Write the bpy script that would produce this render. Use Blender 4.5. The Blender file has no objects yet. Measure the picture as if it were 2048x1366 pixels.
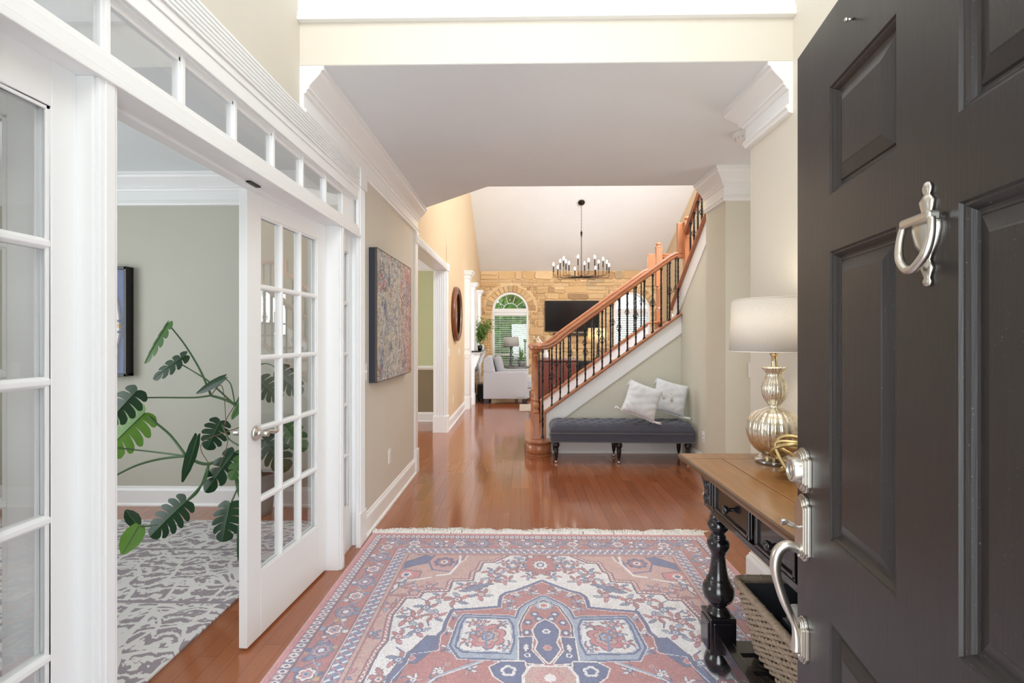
import bpy, bmesh, math, random
import numpy as np
from mathutils import Vector, Matrix
random.seed(7)
R = math.radians
C = bpy.context.scene.collection

# ------------------------------------------------------------------ camera
cam_d = bpy.data.cameras.new('camera'); cam = bpy.data.objects.new('camera', cam_d); C.objects.link(cam)
cam.location = (0, 0, 1.38); cam.rotation_euler = (R(90), 0, R(1.0))
cam_d.sensor_width = 36; cam_d.lens = 970 / 2048 * 36
cam_d.shift_y = -8 / 2048; cam_d.clip_start = 0.02
bpy.context.scene.camera = cam
# ------------------------------------------------------------------ view
vs = bpy.context.scene.view_settings
vs.view_transform = 'Standard'; vs.look = 'None'; vs.gamma = 1; vs.use_curve_mapping = False
vs.exposure = -0.3
cy = bpy.context.scene.cycles
cy.use_denoising = True; cy.max_bounces = 12; cy.diffuse_bounces = 7; cy.glossy_bounces = 5
cy.transparent_max_bounces = 16; cy.transmission_bounces = 8; cy.sample_clamp_indirect = 8
cy.caustics_reflective = False; cy.caustics_refractive = False
# ------------------------------------------------------------------ sky
w = bpy.data.worlds.new('sky'); bpy.context.scene.world = w; w.use_nodes = True
wn = w.node_tree.nodes; bg = wn['Background']
bg.inputs[0].default_value = (0.86, 0.94, 1.0, 1); bg.inputs[1].default_value = 3.6

def area(name, loc, rot, sx, sy, power, col=(1, 1, 1)):
    d = bpy.data.lights.new(name, 'AREA'); d.shape = 'RECTANGLE'; d.size = sx; d.size_y = sy
    d.energy = power; d.color = col
    o = bpy.data.objects.new(name, d); C.objects.link(o); o.location = loc
    o.rotation_euler = tuple(R(a) for a in rot); return o
# daylight by openings outside the frame, then added fill with no known window
area('daylight_entrance', (0.02, -1.5, 1.5), (90, 0, 0), 2.4, 2.4, 125, (0.93, 0.965, 1))
area('daylight_foyer_window', (0.1, 0.02, 3.75), (74, 0, 0), 1.5, 1.7, 68, (0.97, 0.985, 1))
area('daylight_office_window', (-4.5, 1.9, 1.6), (90, 0, -90), 1.8, 1.7, 38, (0.95, 0.98, 1))
area('daylight_dining_window', (-4.9, 6.0, 1.6), (90, 0, -90), 1.8, 1.7, 60, (0.96, 0.98, 1))
area('fill_gable', (2.3, 4.4, 4.4), (97, 0, -10), 2.0, 1.2, 430, (0.77, 0.885, 1))  # added fill for the vault and stone wall, no window known there
area('fill_great_room', (3.6, 8.4, 1.4), (90, 0, 90), 2.2, 2.0, 75, (0.94, 0.97, 1))  # added fill in front of the solid right wall, which has no window
area('fill_hall', (3.9, 3.3, 1.6), (90, 0, 90), 0.9, 1.6, 22, (1, 0.99, 0.97))  # added fill for the nook, whose end wall has no opening

# ------------------------------------------------------------------ colour and material helpers
def lin(c):
    return tuple(((x / 255) / 12.92 if x / 255 <= .04045 else ((x / 255 + .055) / 1.055) ** 2.4) for x in c) + (1,)
class G:
    def __init__(s, name):
        s.m = bpy.data.materials.new(name); s.m.use_nodes = True; s.t = s.m.node_tree
        s.b = s.t.nodes['Principled BSDF']; s.out = s.t.nodes['Material Output']
    def n(s, typ, ins=None, **kw):
        x = s.t.nodes.new('ShaderNode' + typ)
        for k, v in kw.items(): setattr(x, k, v)
        for k, v in (ins or {}).items(): s.set(x.inputs[k], v)
        return x
    def set(s, sock, v):
        if hasattr(v, 'outputs'): v = v.outputs[0]
        if isinstance(v, bpy.types.NodeSocket): s.t.links.new(v, sock)
        else: sock.default_value = v
    def math(s, op, a, b=0.0, c=None):
        x = s.n('Math', operation=op); s.set(x.inputs[0], a); s.set(x.inputs[1], b)
        if c is not None: s.set(x.inputs[2], c)
        return x.outputs[0]
    def mix(s, f, a, b, mode='MIX'):
        x = s.n('Mix', data_type='RGBA', blend_type=mode); s.set(x.inputs[0], f); s.set(x.inputs[6], a); s.set(x.inputs[7], b)
        return x.outputs[2]
    def ramp(s, f, stops, interp='LINEAR'):
        x = s.n('ValToRGB'); s.set(x.inputs[0], f); e = x.color_ramp; e.interpolation = interp
        while len(e.elements) < len(stops): e.elements.new(0.5)
        for el, (p, c) in zip(e.elements, stops): el.position = p; el.color = c
        return x.outputs[0]
    def obj(s): return s.n('TexCoord').outputs['Object']
    def geo(s): return s.n('NewGeometry').outputs['Position']
    def noise(s, vec, scale, detail=3, rough=.5, dist=0.0):
        return s.n('TexNoise', {'Vector': vec, 'Scale': scale, 'Detail': detail, 'Roughness': rough, 'Distortion': dist}).outputs['Fac']
    def scalev(s, vec, v):
        return s.n('VectorMath', {0: vec, 1: v}, operation='MULTIPLY').outputs[0]
    def bump(s, h, strength=.2, dist=.01):
        x = s.n('Bump', {'Strength': strength, 'Distance': dist, 'Height': h}); s.set(s.b.inputs['Normal'], x.outputs[0]); return x
    def pr(s, **kw):
        names = {'col': 'Base Color', 'rough': 'Roughness', 'metal': 'Metallic', 'spec': 'Specular IOR Level', 'coat': 'Coat Weight',
                 'coatr': 'Coat Roughness', 'trans': 'Transmission Weight', 'ior': 'IOR', 'alpha': 'Alpha', 'sss': 'Subsurface Weight',
                 'em': 'Emission Color', 'ems': 'Emission Strength', 'sheen': 'Sheen Weight'}
        for k, v in kw.items(): s.set(s.b.inputs[names[k]], v)
        return s.m

def paint(name, rgb, rough=.6, var=.03, bump=.05, scale=180):
    g = G(name); p = g.geo()
    n1 = g.noise(p, 2.5, 2); c = lin(rgb)
    g.pr(col=g.mix(n1, tuple(x * (1 - var) for x in c[:3]) + (1,), tuple(min(1, x * (1 + var)) for x in c[:3]) + (1,)), rough=rough, spec=.3)
    if bump: g.bump(g.noise(p, scale, 2), bump, .002)
    return g.m
def plain(name, rgb, rough=.5, metal=0.0, spec=.5, noise=0, bump=0, scale=60, coat=0.0):
    g = G(name); c = lin(rgb); col = c
    if noise: col = g.mix(g.noise(g.obj(), scale, 4), tuple(x * (1 - noise) for x in c[:3]) + (1,), tuple(min(1, x * (1 + noise)) for x in c[:3]) + (1,))
    g.pr(col=col, rough=rough, metal=metal, spec=spec, coat=coat)
    if bump: g.bump(g.noise(g.obj(), scale, 3), bump, .003)
    return g.m

M = {}
M['trim'] = paint('white_trim_paint', (241, 242, 242), .28, .01, .02)
M['hall'] = paint('beige_wall_paint', (212, 206, 194))
M['hall_r'] = paint('cream_wall_paint', (224, 218, 205))
M['stairwall'] = paint('pale_olive_wall_paint', (214, 211, 196))
M['great'] = paint('peach_wall_paint', (219, 196, 162))
M['office'] = paint('shaded_wall_paint', (192, 190, 178))  # darker copy of the hall paint, the office's shade put into the colour
M['green'] = paint('sage_green_wall_paint', (200, 205, 165))
M['taupe'] = paint('taupe_wall_paint', (142, 128, 104))
M['ceil_great'] = paint('lit_white_ceiling_paint', (240, 244, 247), .8)  # lighter copy of the ceiling paint, brightness of the lit vault put in
M['ceil'] = paint('white_ceiling_paint', (233, 238, 241), .8)
M['black'] = plain('black_satin', (18, 18, 20), .35)
M['dark'] = plain('near_black', (10, 10, 12), .6)
M['iron'] = plain('black_wrought_iron', (22, 21, 21), .42, .3, .5, .2, .2, 90)
M['nickel'] = plain('satin_nickel', (205, 200, 190), .32, 1.0)
M['brass'] = plain('polished_brass', (225, 205, 160), .15, 1.0)
M['gold'] = plain('aged_gold', (190, 168, 120), .35, .85, .5, .35, .2, 70)
M['white_plastic'] = plain('white_plastic', (240, 240, 238), .35)
M['slot'] = plain('dark_slot', (60, 58, 55), .6)
M['leaf'] = None

def floor_mat():
    g = G('cherry_strip_floor'); p = g.geo(); sx = g.n('SeparateXYZ', {0: p})
    W = .082
    u = g.math('DIVIDE', sx.outputs[0], W); row = g.math('FLOOR', u); fu = g.math('FRACT', u)
    rr = g.n('TexWhiteNoise', {'W': row}, noise_dimensions='1D').outputs[0]
    v = g.math('DIVIDE', g.math('ADD', sx.outputs[1], g.math('MULTIPLY', rr, 5.0)), 1.05); cell = g.math('FLOOR', v); fv = g.math('FRACT', v)
    cb = g.n('CombineXYZ', {0: row, 1: cell})
    rnd = g.n('TexWhiteNoise', {'Vector': cb}, noise_dimensions='2D').outputs[0]
    gv = g.n('VectorMath', {0: g.scalev(p, (26, 1.4, 1)), 1: g.n('CombineXYZ', {0: g.math('MULTIPLY', rnd, 37), 1: g.math('MULTIPLY', rnd, 11)})}, operation='ADD')
    grain = g.noise(gv, 2.2, 5, .6, .6)
    c1 = g.ramp(rnd, [(0, lin((156, 92, 60))), (.35, lin((166, 100, 66))), (.7, lin((174, 108, 72))), (1, lin((162, 96, 62)))])
    c2 = g.mix(g.math('MULTIPLY', grain, .5), c1, lin((116, 60, 34)))
    eu = g.math('MINIMUM', fu, g.math('SUBTRACT', 1.0, fu)); ev = g.math('MINIMUM', fv, g.math('SUBTRACT', 1.0, fv))
    ls = g.math('MAXIMUM', g.math('LESS_THAN', eu, .018), g.math('LESS_THAN', ev, .0016))
    g.pr(col=g.mix(g.math('MULTIPLY', ls, .4), c2, lin((70, 30, 14))), rough=g.math('MULTIPLY_ADD', g.noise(p, 3, 2), .10, .10), spec=.55, coat=.35, coatr=.08)
    h = g.math('SUBTRACT', g.math('MULTIPLY', g.noise(g.scalev(p, (6, 1.2, 1)), 2, 2), .5), g.math('MULTIPLY', ls, .35))
    g.bump(g.math('ADD', h, g.math('MULTIPLY', rnd, .12)), .22, .004)
    return g.m
M['floor'] = floor_mat()

def wood(name, a, b, axis=0, rough=.3, scale=1.0, coat=.3, streak=22):
    g = G(name); p = g.obj(); s = [streak] * 3; s[axis] = 1.6
    gr = g.noise(g.scalev(p, tuple(x * scale for x in s)), 1.6, 5, .6, .8)
    fl = g.noise(p, 3 * scale, 3)
    c = g.ramp(g.math('MULTIPLY_ADD', fl, .3, g.math('MULTIPLY', gr, .7)), [(.2, lin(a)), (.75, lin(b))])
    g.pr(col=c, rough=rough, coat=coat, coatr=.15); g.bump(gr, .06, .002)
    return g.m
M['oak'] = wood('stained_oak', (146, 86, 54), (194, 130, 88), 2)
M['oakx'] = wood('stained_oak_rail', (142, 82, 54), (190, 124, 84), 0)
M['tabletop'] = wood('walnut_brown_tabletop', (112, 72, 34), (166, 114, 62), 1, .28, 1.2, .4, 14)
M['tabledark'] = plain('espresso_black_paint', (17, 15, 18), .22, 0, .5, .3, .03, 8, .5)
M['cherry'] = wood('dark_cherry', (84, 34, 22), (122, 58, 40), 2, .35)
M['mirrorwood'] = wood('round_mirror_wood', (84, 42, 24), (138, 78, 46), 0, .3)

def door_mat():
    g = G('dark_stained_door'); p = g.obj()
    gr = g.noise(g.scalev(p, (55, 55, 2.2)), 2.5, 6, .65, .5); gr2 = g.noise(g.scalev(p, (160, 160, 6)), 2.0, 3)
    dust = g.noise(p, 260, 2, .5); cl = g.noise(p, 3.2, 4, .6)
    c = g.mix(gr, lin((24, 21, 21)), lin((44, 39, 37)))
    c = g.mix(g.math('MULTIPLY', g.math('GREATER_THAN', dust, .73), .5), c, lin((130, 125, 115)))
    c = g.mix(g.math('MULTIPLY', cl, .25), c, lin((66, 62, 60)))
    g.pr(col=c, rough=g.math('MULTIPLY_ADD', cl, .25, .24), spec=.5)
    g.bump(g.math('ADD', g.math('MULTIPLY', gr, .6), g.math('MULTIPLY', gr2, .6)), .25, .0016)
    return g.m
M['door'] = door_mat()

def glass_mat(name='thin_window_glass', tint=(1, 1, 1, 1), k=1.0):
    g = G(name); g.t.nodes.remove(g.b)
    tr = g.n('BsdfTransparent', {0: tint}); gl = g.n('BsdfGlossy', {'Roughness': 0.0})
    fc = g.n('LayerWeight', {'Blend': .5}).outputs['Facing']; f = g.math('MULTIPLY', g.math('MULTIPLY_ADD', g.math('POWER', fc, 4.0), .9, .075), k)
    mx = g.n('MixShader', {0: f, 1: tr, 2: gl}); g.t.links.new(mx.outputs[0], g.out.inputs[0]); return g.m
M['glass'] = glass_mat()
def mirror_mat():
    g = G('silvered_mirror'); g.pr(col=(.9, .92, .92, 1), metal=1.0, rough=.02); return g.m
M['mirror'] = mirror_mat()
def emit(name, col, s):
    g = G(name); g.pr(col=(1, 1, 1, 1), em=col, ems=s, rough=.3); return g.m
M['bulb'] = emit('lit_bulb', (1, .96, .9, 1), 30)
def fabric(name, a, b, scale=500, rough=.9, bump=.3, trans=None):
    g = G(name); p = g.obj()
    wv = g.n('TexWave', {'Vector': p, 'Scale': scale / 6, 'Distortion': 1.5}, bands_direction='X').outputs[1]
    wz = g.n('TexWave', {'Vector': p, 'Scale': scale / 6, 'Distortion': 1.5}, bands_direction='Z').outputs[1]
    n = g.noise(p, scale / 3, 3); h = g.math('ADD', g.math('ADD', wv, wz), n)
    g.pr(col=g.mix(n, lin(a), lin(b)), rough=rough, sheen=.2, spec=.2); g.bump(h, bump, .0012)
    return g.m
M['bench'] = fabric('slate_linen', (62, 63, 74), (98, 99, 111))
M['sofa'] = fabric('light_grey_upholstery', (166, 165, 168), (190, 189, 192))
M['sofa2'] = fabric('grey_cushion_fabric', (150, 149, 154), (172, 171, 176))
M['pillow'] = fabric('white_cotton', (216, 220, 224), (238, 241, 245), 300, .95, .5)
M['tassel'] = fabric('white_tassel_yarn', (228, 226, 222), (246, 244, 240), 300)
def shade_mat(name, rgb, s=0.35):
    g = G(name); g.t.nodes.remove(g.b); p = g.obj()
    n = g.n('TexNoise', {'Vector': g.scalev(p, (60, 60, 260)), 'Scale': 3.0, 'Detail': 3.0}).outputs[0]
    n2 = g.n('TexNoise', {'Vector': g.scalev(p, (260, 260, 40)), 'Scale': 3.0, 'Detail': 3.0}).outputs[0]
    c = g.mix(g.math('MULTIPLY', g.math('ADD', n, n2), .5), lin(tuple(x * .8 for x in rgb)), lin(rgb))
    d = g.n('BsdfDiffuse', {0: c}); t = g.n('BsdfTranslucent', {0: c})
    mx = g.n('MixShader', {0: s, 1: d, 2: t}); g.t.links.new(mx.outputs[0], g.out.inputs[0]); return g.m
M['shade'] = shade_mat('oatmeal_linen_shade', (238, 234, 228), .42)
M['cream_shade'] = shade_mat('cream_shade', (250, 236, 205), .5)
M['white_shade'] = shade_mat('white_shade', (250, 250, 248), .65)
M['sheer'] = shade_mat('white_sheer_blind', (252, 252, 252), .8)

# ------------------------------------------------------------------ mesh helpers
class MB:
    def __init__(s): s.v = []; s.f = []; s.sm = []; s.uv = None
    def add(s, vs, fs, smooth=False, T=None):
        o = len(s.v)
        s.v += [tuple(T @ Vector(p)) if T is not None else tuple(p) for p in vs]
        s.f += [tuple(i + o for i in f) for f in fs]; s.sm += [smooth] * len(fs); return s
    def box(s, x0, x1, y0, y1, z0, z1, T=None):
        if x0 > x1: x0, x1 = x1, x0
        if y0 > y1: y0, y1 = y1, y0
        if z0 > z1: z0, z1 = z1, z0
        return s.add([(x0, y0, z0), (x1, y0, z0), (x1, y1, z0), (x0, y1, z0), (x0, y0, z1), (x1, y0, z1), (x1, y1, z1), (x0, y1, z1)],
                     [(0, 3, 2, 1), (4, 5, 6, 7), (0, 1, 5, 4), (1, 2, 6, 5), (2, 3, 7, 6), (3, 0, 4, 7)], T=T)
    def prism(s, poly, a, b, plane='XY', T=None, smooth=False):
        """polygon (list of 2d) extruded from a to b along the third axis"""
        def P(u, v, t): return {'XY': (u, v, t), 'XZ': (u, t, v), 'YZ': (t, u, v)}[plane]
        n = len(poly); vs = [P(u, v, a) for u, v in poly] + [P(u, v, b) for u, v in poly]
        ar = sum(poly[i][0] * poly[(i + 1) % n][1] - poly[(i + 1) % n][0] * poly[i][1] for i in range(n))
        flip = (ar > 0) ^ (b > a) ^ (plane == 'XZ')
        fs = [tuple(range(n)), tuple(range(2 * n - 1, n - 1, -1))] + [((i + 1) % n, i, n + i, n + (i + 1) % n) for i in range(n)]
        if flip: fs = [f[::-1] for f in fs]
        fs = [f[::-1] for f in fs]
        s.add(vs, fs, T=T)
        if smooth:
            for i in range(n): s.sm[-1 - i] = True
        return s
    def lathe(s, prof, c=(0, 0, 0), seg=24, T=None, rfun=None, smooth=True, cap=True):
        vs = []; fs = []
        for r, z in prof:
            for k in range(seg):
                a = 2 * math.pi * k / seg; rr = r * (rfun(a, z) if rfun else 1)
                vs.append((c[0] + rr * math.cos(a), c[1] + rr * math.sin(a), c[2] + z))
        for i in range(len(prof) - 1):
            for k in range(seg):
                k2 = (k + 1) % seg; fs.append((i * seg + k, i * seg + k2, (i + 1) * seg + k2, (i + 1) * seg + k))
        s.add(vs, fs, smooth, T)
        if cap:
            o = len(s.v) - len(vs)
            s.f.append(tuple(o + k for k in range(seg))[::-1]); s.sm.append(False)
            s.f.append(tuple(o + (len(prof) - 1) * seg + k for k in range(seg))); s.sm.append(False)
        return s
    def tube(s, pts, r, seg=8, closed=False, T=None, flat=1.0):
        pts = [Vector(p) for p in pts]; n = len(pts); rs = r if isinstance(r, (list, tuple)) else [r] * n
        ref = None; vs = []; fs = []
        for i, p in enumerate(pts):
            a = pts[(i - 1) % n] if (closed or i > 0) else p; b = pts[(i + 1) % n] if (closed or i < n - 1) else p
            d = (b - a).normalized() if (b - a).length > 1e-9 else Vector((0, 0, 1))
            if ref is None: ref = d.orthogonal().normalized()
            ref = (ref - d * ref.dot(d)); ref = ref.normalized() if ref.length > 1e-6 else d.orthogonal().normalized()
            q = d.cross(ref)
            for k in range(seg):
                t = 2 * math.pi * k / seg; vs.append(p + ref * math.cos(t) * rs[i] + q * math.sin(t) * rs[i] * flat)
        m = n if closed else n - 1
        for i in range(m):
            j = (i + 1) % n
            for k in range(seg):
                k2 = (k + 1) % seg; fs.append((i * seg + k, i * seg + k2, j * seg + k2, j * seg + k))
        s.add(vs, fs, True, T)
        if not closed:
            o = len(s.v) - len(vs)
            s.f.append(tuple(o + k for k in range(seg))[::-1]); s.sm.append(False)
            s.f.append(tuple(o + (n - 1) * seg + k for k in range(seg))); s.sm.append(False)
        return s
    def mould(s, path, prof, z, side=1, closed=False, T=None, smooth=False):
        """sweep profile (out, dz) along a plan polyline; side=+1 puts 'out' to the left of travel"""
        n = len(path); P = [Vector((p[0], p[1])) for p in path]; offs = []
        for i in range(n):
            a = P[i] - P[i - 1] if (i > 0 or closed) else None; b = P[(i + 1) % n] - P[i] if (i < n - 1 or closed) else None
            if a is None: a = b
            if b is None: b = a
            a = a.normalized(); b = b.normalized()
            na = Vector((-a.y, a.x)) * side; nb = Vector((-b.y, b.x)) * side
            m = (na + nb); m = m / max(.2, m.dot(na)); offs.append(m)
        k = len(prof); vs = []
        for p, o in zip(P, offs):
            for out, dz in prof: q = p + o * out; vs.append((q.x, q.y, z + dz))
        fs = []
        for i in range(n if closed else n - 1):
            j = (i + 1) % n
            for q in range(k):
                q2 = (q + 1) % k; fs.append((i * k + q, i * k + q2, j * k + q2, j * k + q))
        if not closed: fs += [tuple(range(k)), tuple((n - 1) * k + q for q in range(k))[::-1]]
        return s.add(vs, fs, smooth, T)
    def sweep3(s, pts, prof, T=None, smooth=True):
        """sweep (side, up) profile along 3d path keeping the side vector horizontal"""
        pts = [Vector(p) for p in pts]; n = len(pts); k = len(prof); vs = []; last = Vector((0, -1, 0))
        for i, p in enumerate(pts):
            d = (pts[min(i + 1, n - 1)] - pts[max(i - 1, 0)]).normalized()
            sd = d.cross(Vector((0, 0, 1)))
            sd = sd.normalized() if sd.length > .05 else last; last = sd
            up = sd.cross(d).normalized()
            for a, b in prof: vs.append(p + sd * a + up * b)
        fs = []
        for i in range(n - 1):
            for q in range(k):
                q2 = (q + 1) % k; fs.append((i * k + q, i * k + q2, (i + 1) * k + q2, (i + 1) * k + q))
        fs += [tuple(range(k))[::-1], tuple((n - 1) * k + q for q in range(k))]
        return s.add(vs, fs, smooth, T)
    def sphere(s, c, r, seg=12, rings=8, T=None, sc=(1, 1, 1)):
        vs = []; fs = []
        for i in range(rings + 1):
            th = math.pi * i / rings
            for k in range(seg):
                a = 2 * math.pi * k / seg
                vs.append((c[0] + r * sc[0] * math.sin(th) * math.cos(a), c[1] + r * sc[1] * math.sin(th) * math.sin(a), c[2] - r * sc[2] * math.cos(th)))
        for i in range(rings):
            for k in range(seg):
                k2 = (k + 1) % seg; fs.append((i * seg + k, i * seg + k2, (i + 1) * seg + k2, (i + 1) * seg + k))
        return s.add(vs, fs, True, T)
    def build(s, name, m, parent=None, bevel=0, seg=2, recalc=True, sub=0, T=None):
        me = bpy.data.meshes.new(name); me.from_pydata(s.v, [], s.f)
        me.polygons.foreach_set('use_smooth', s.sm)
        if recalc:
            bm = bmesh.new(); bm.from_mesh(me)
            bmesh.ops.remove_doubles(bm, verts=bm.verts, dist=1e-5)
            bmesh.ops.recalc_face_normals(bm, faces=bm.faces); bm.to_mesh(me); bm.free()
        me.materials.append(m); o = bpy.data.objects.new(name, me); C.objects.link(o)
        if parent is not None: o.parent = parent
        if T is not None: o.matrix_local = T
        if bevel:
            b = o.modifiers.new('bevel', 'BEVEL'); b.width = bevel; b.segments = seg; b.limit_method = 'ANGLE'; b.angle_limit = R(35)
        if sub:
            b = o.modifiers.new('sub', 'SUBSURF'); b.levels = sub; b.render_levels = sub
        return o
def tag(o, label, cat, group=None, kind=None):
    o['label'] = label; o['category'] = cat
    if group: o['group'] = group
    if kind: o['kind'] = kind
    return o
def thing(name, label, cat, loc=(0, 0, 0), rz=0, group=None):
    o = bpy.data.objects.new(name, None); C.objects.link(o); o.location = loc; o.rotation_euler = (0, 0, R(rz)); o.empty_display_size = .1
    return tag(o, label, cat, group)
def struct(name, mb, m, bevel=0, label=None, **k):
    o = mb.build(name, m, None, bevel, **k); o['kind'] = 'structure'
    if label: o['label'] = label
    return o
def Tr(x=0, y=0, z=0): return Matrix.Translation((x, y, z))
def Rot(a, ax): return Matrix.Rotation(R(a), 4, ax)
def catmull(pts, n=6, closed=False):
    P = [Vector(p) for p in pts]; N = len(P); out = []
    rng = range(N) if closed else range(N - 1)
    for i in rng:
        p0 = P[(i - 1) % N] if (closed or i > 0) else P[i]; p1 = P[i]; p2 = P[(i + 1) % N]; p3 = P[(i + 2) % N] if (closed or i < N - 2) else P[i + 1]
        for k in range(n):
            t = k / n
            out.append(.5 * ((2 * p1) + (p2 - p0) * t + (2 * p0 - 5 * p1 + 4 * p2 - p3) * t * t + (3 * p1 - p0 - 3 * p2 + p3) * t ** 3))
    if not closed: out.append(P[-1])
    return out
# ================================================================== THE SETTING
CH = 2.71           # low ceiling
XL, XR = -1.08, 1.31
YH = 2.355          # header plane
struct('floor', MB().box(-5.2, 4.6, -.25, 13.1, -.12, 0), M['floor'])

# left wall between foyer and office / dining room, with the french door unit and the cased opening
mb = MB()
mb.box(XL - .12, XL, .2, .86, 0, 5).box(XL - .12, XL, 3.27, YH, 2.45, 5) if False else None
mb = MB()
mb.box(XL - .12, XL, .2, .86, 0, 5.0)
mb.box(XL - .12, XL, .86, 3.27, 2.36, 2.71)
mb.box(XL - .12, XL, .86, YH + .2, 2.71, 5.0)
mb.box(XL - .12, XL, 3.27, 3.95, 0, 2.71)
struct('wall_left', mb, M['hall'])
mb = MB(); mb.box(XL - .18, XL, 3.95, 4.995, 0, 2.71)
struct('wall_left_hall', mb, M['hall'])
mb = MB()
mb.box(XL - .18, XL, 4.99, 7.05, 2.37, 2.715).box(XL - .18, XL, 4.99, 4.996, 0, 2.71)
mb.box(XL - .18, XL, 7.03, 13.1, 0, 2.715)
mb.prism([(4.9, 2.715), (13.1, 2.715), (13.1, 3.1), (8.0, 5.72), (4.9, 5.72)], XL - .18, XL, 'YZ')
struct('wall_left_great_room', mb, M['great'])
# office shell
struct('wall_back_office', MB().box(-4.7, XL - .12, 3.94, 4.06, 0, 2.71), M['office'])
mb = MB(); mb.box(-4.7, -4.58, .2, .9, 0, 2.71).box(-4.7, -4.58, 2.9, 4, 0, 2.71).box(-4.7, -4.58, .9, 2.9, 0, .6).box(-4.7, -4.58, .9, 2.9, 2.4, 2.71)
mb.box(-4.7, -1.2, .15, .3, 0, 2.71)
struct('wall_left_office', mb, M['office'])
struct('wall_inner_office', MB().box(XL - .125, XL - .119, 3.28, 3.94, 0, 2.71).box(XL - .125, XL - .119, .3, .84, 0, 2.71).box(XL - .125, XL - .119, .84, 3.28, 2.37, 2.71), M['office'])
struct('ceiling_office', MB().box(-4.7, XL - .06, .2, 4.06, 2.711, 2.78), M['ceil'])
# dining shell
struct('wall_back_dining', MB().box(-5.1, XL - .18, 7.94, 8.06, .875, 2.71), M['green'])
struct('wall_back_dining_lower', MB().box(-5.1, XL - .18, 7.93, 8.06, 0, .875), M['taupe'])
mb = MB(); mb.box(-5.1, -5.0, 4.06, 4.9, 0, 2.71).box(-5.1, -5.0, 7, 8, 0, 2.71).box(-5.1, -5.0, 4.9, 7, 0, .6).box(-5.1, -5.0, 4.9, 7, 2.5, 2.71)
struct('wall_left_dining', mb, M['green'])
struct('ceiling_dining', MB().box(-5.1, XL - .09, 4.06, 8.0, 2.72, 2.8), M['ceil'])
# front wall with the entrance and the window above it
mb = MB(); mb.box(XL - .1, -.47, .03, .2, 0, 5).box(.53, XR + .1, .03, .2, 0, 5).box(-.47, .53, .03, .2, 2.1, 2.75).box(-.47, .53, .03, .2, 4.7, 5)
struct('wall_front', mb, M['hall'])
# foyer right wall, hall nook
mb = MB(); mb.box(XR, XR + .12, .2, 2.785, 0, 2.71).box(XR, XR + .12, .2, YH + .2, 2.71, 5)
struct('wall_right', mb, M['hall_r'])
mb = MB(); mb.box(XR + .12, 4.1, 2.665, 2.785, 0, 2.71).box(4.0, 4.1, 2.785, 4, 0, 2.71)
struct('wall_right_nook', mb, M['hall_r'])
mb = MB(); mb.box(1.63, 4.1, 3.885, 4.29, 0, 2.71)
struct('wall_right_hall', mb, M['stairwall'])
# low hall ceiling slab, with the cut corner at the great room
mb = MB(); mb.prism([(-1.08, YH + .003), (4.1, YH + .003), (4.1, 4.27), (-.29, 4.27), (-1.0, 4.985), (-1.08, 4.985)], CH, CH + .25)
struct('ceiling_hall', mb, M['ceil'])
struct('wall_header', MB().box(XL, XR, YH, YH + .13, CH + .002, 5.0), M['hall_r'])
mb = MB(); mb.box(XL, XR, YH - .018, YH, 2.945, 5.0)
mb.mould([(XL, YH), (XR, YH)], [(0, 0), (.03, 0), (.034, .012), (.024, .02), (.03, .032), (.022, .045), (0, .045)], 2.918, -1)
struct('trim_1', mb, M['trim'])
struct('ceiling_foyer', MB().box(XL, XR, .1, YH + .1, 5.0, 5.1), M['ceil'])
# great room shell
mb = MB(); mb.box(3.67, 3.8, 4.29, 13.1, 0, 3.1).prism([(4.29, 3.1), (13.1, 3.1), (8.0, 5.72), (4.29, 5.72)], 3.67, 3.8, 'YZ')
struct('wall_right_great_room', mb, M['great'])
mb = MB(); mb.prism([(7.9, 5.745), (13.15, 3.083), (13.15, 3.2), (7.9, 5.86)], -1.2, 3.8, 'YZ'); mb.box(-1.2, 3.8, 4.2, 7.95, 5.74, 5.86)
struct('ceiling_great_room', mb, M['ceil_great'])
mb = MB(); mb.box(-1.2, 3.8, 4.14, 4.26, 2.96, 3.7).box(-1.2, 3.8, 4.14, 4.26, 5.1, 5.8).box(-1.2, -1.0, 4.14, 4.26, 3.7, 5.1).box(3.0, 3.8, 4.14, 4.26, 3.7, 5.1)
struct('wall_gable', mb, M['great'])
struct('wall_nook_upper', MB().box(1.9, 3.8, 4.1, 4.14, 2.71, 5.8), M['great'])

# ---- stone feature wall
YS = 13.0
WINS = [(-.755, .215, .35, 2.105), (2.48, 3.45, .35, 2.105)]
def hole_top(x):
    for a, b, s, t in WINS:
        if a < x < b:
            r = (b - a) / 2; return s, t + math.sqrt(max(0, r * r - (x - (a + b) / 2) ** 2))
    return None
mb = MB(); xs = sorted(set([-1.2, 3.8] + [round(-1.2 + .05 * i, 3) for i in range(101)] + [a + 1e-4 for a, b, s, t in WINS] + [b - 1e-4 for a, b, s, t in WINS]))
for x0, x1 in zip(xs, xs[1:]):
    xm = (x0 + x1) / 2; h = hole_top(xm)
    if h:
        t0 = (hole_top(x0) or (0, 2.105))[1]; t1 = (hole_top(x1) or (0, 2.105))[1]
        mb.box(x0, x1, YS, YS + .22, 0, h[0]); mb.prism([(x0, t0), (x1, t1), (x1, 3.16), (x0, 3.16)], YS, YS + .22, 'XZ')
    else: mb.box(x0, x1, YS, YS + .22, 0, 3.16)
g = G('sandy_mortar'); g.pr(col=g.mix(g.noise(g.geo(), 30, 4), lin((224, 196, 150)), lin((240, 216, 174))), rough=.9, spec=.2)
struct('wall_back', mb, g.m)
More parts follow.
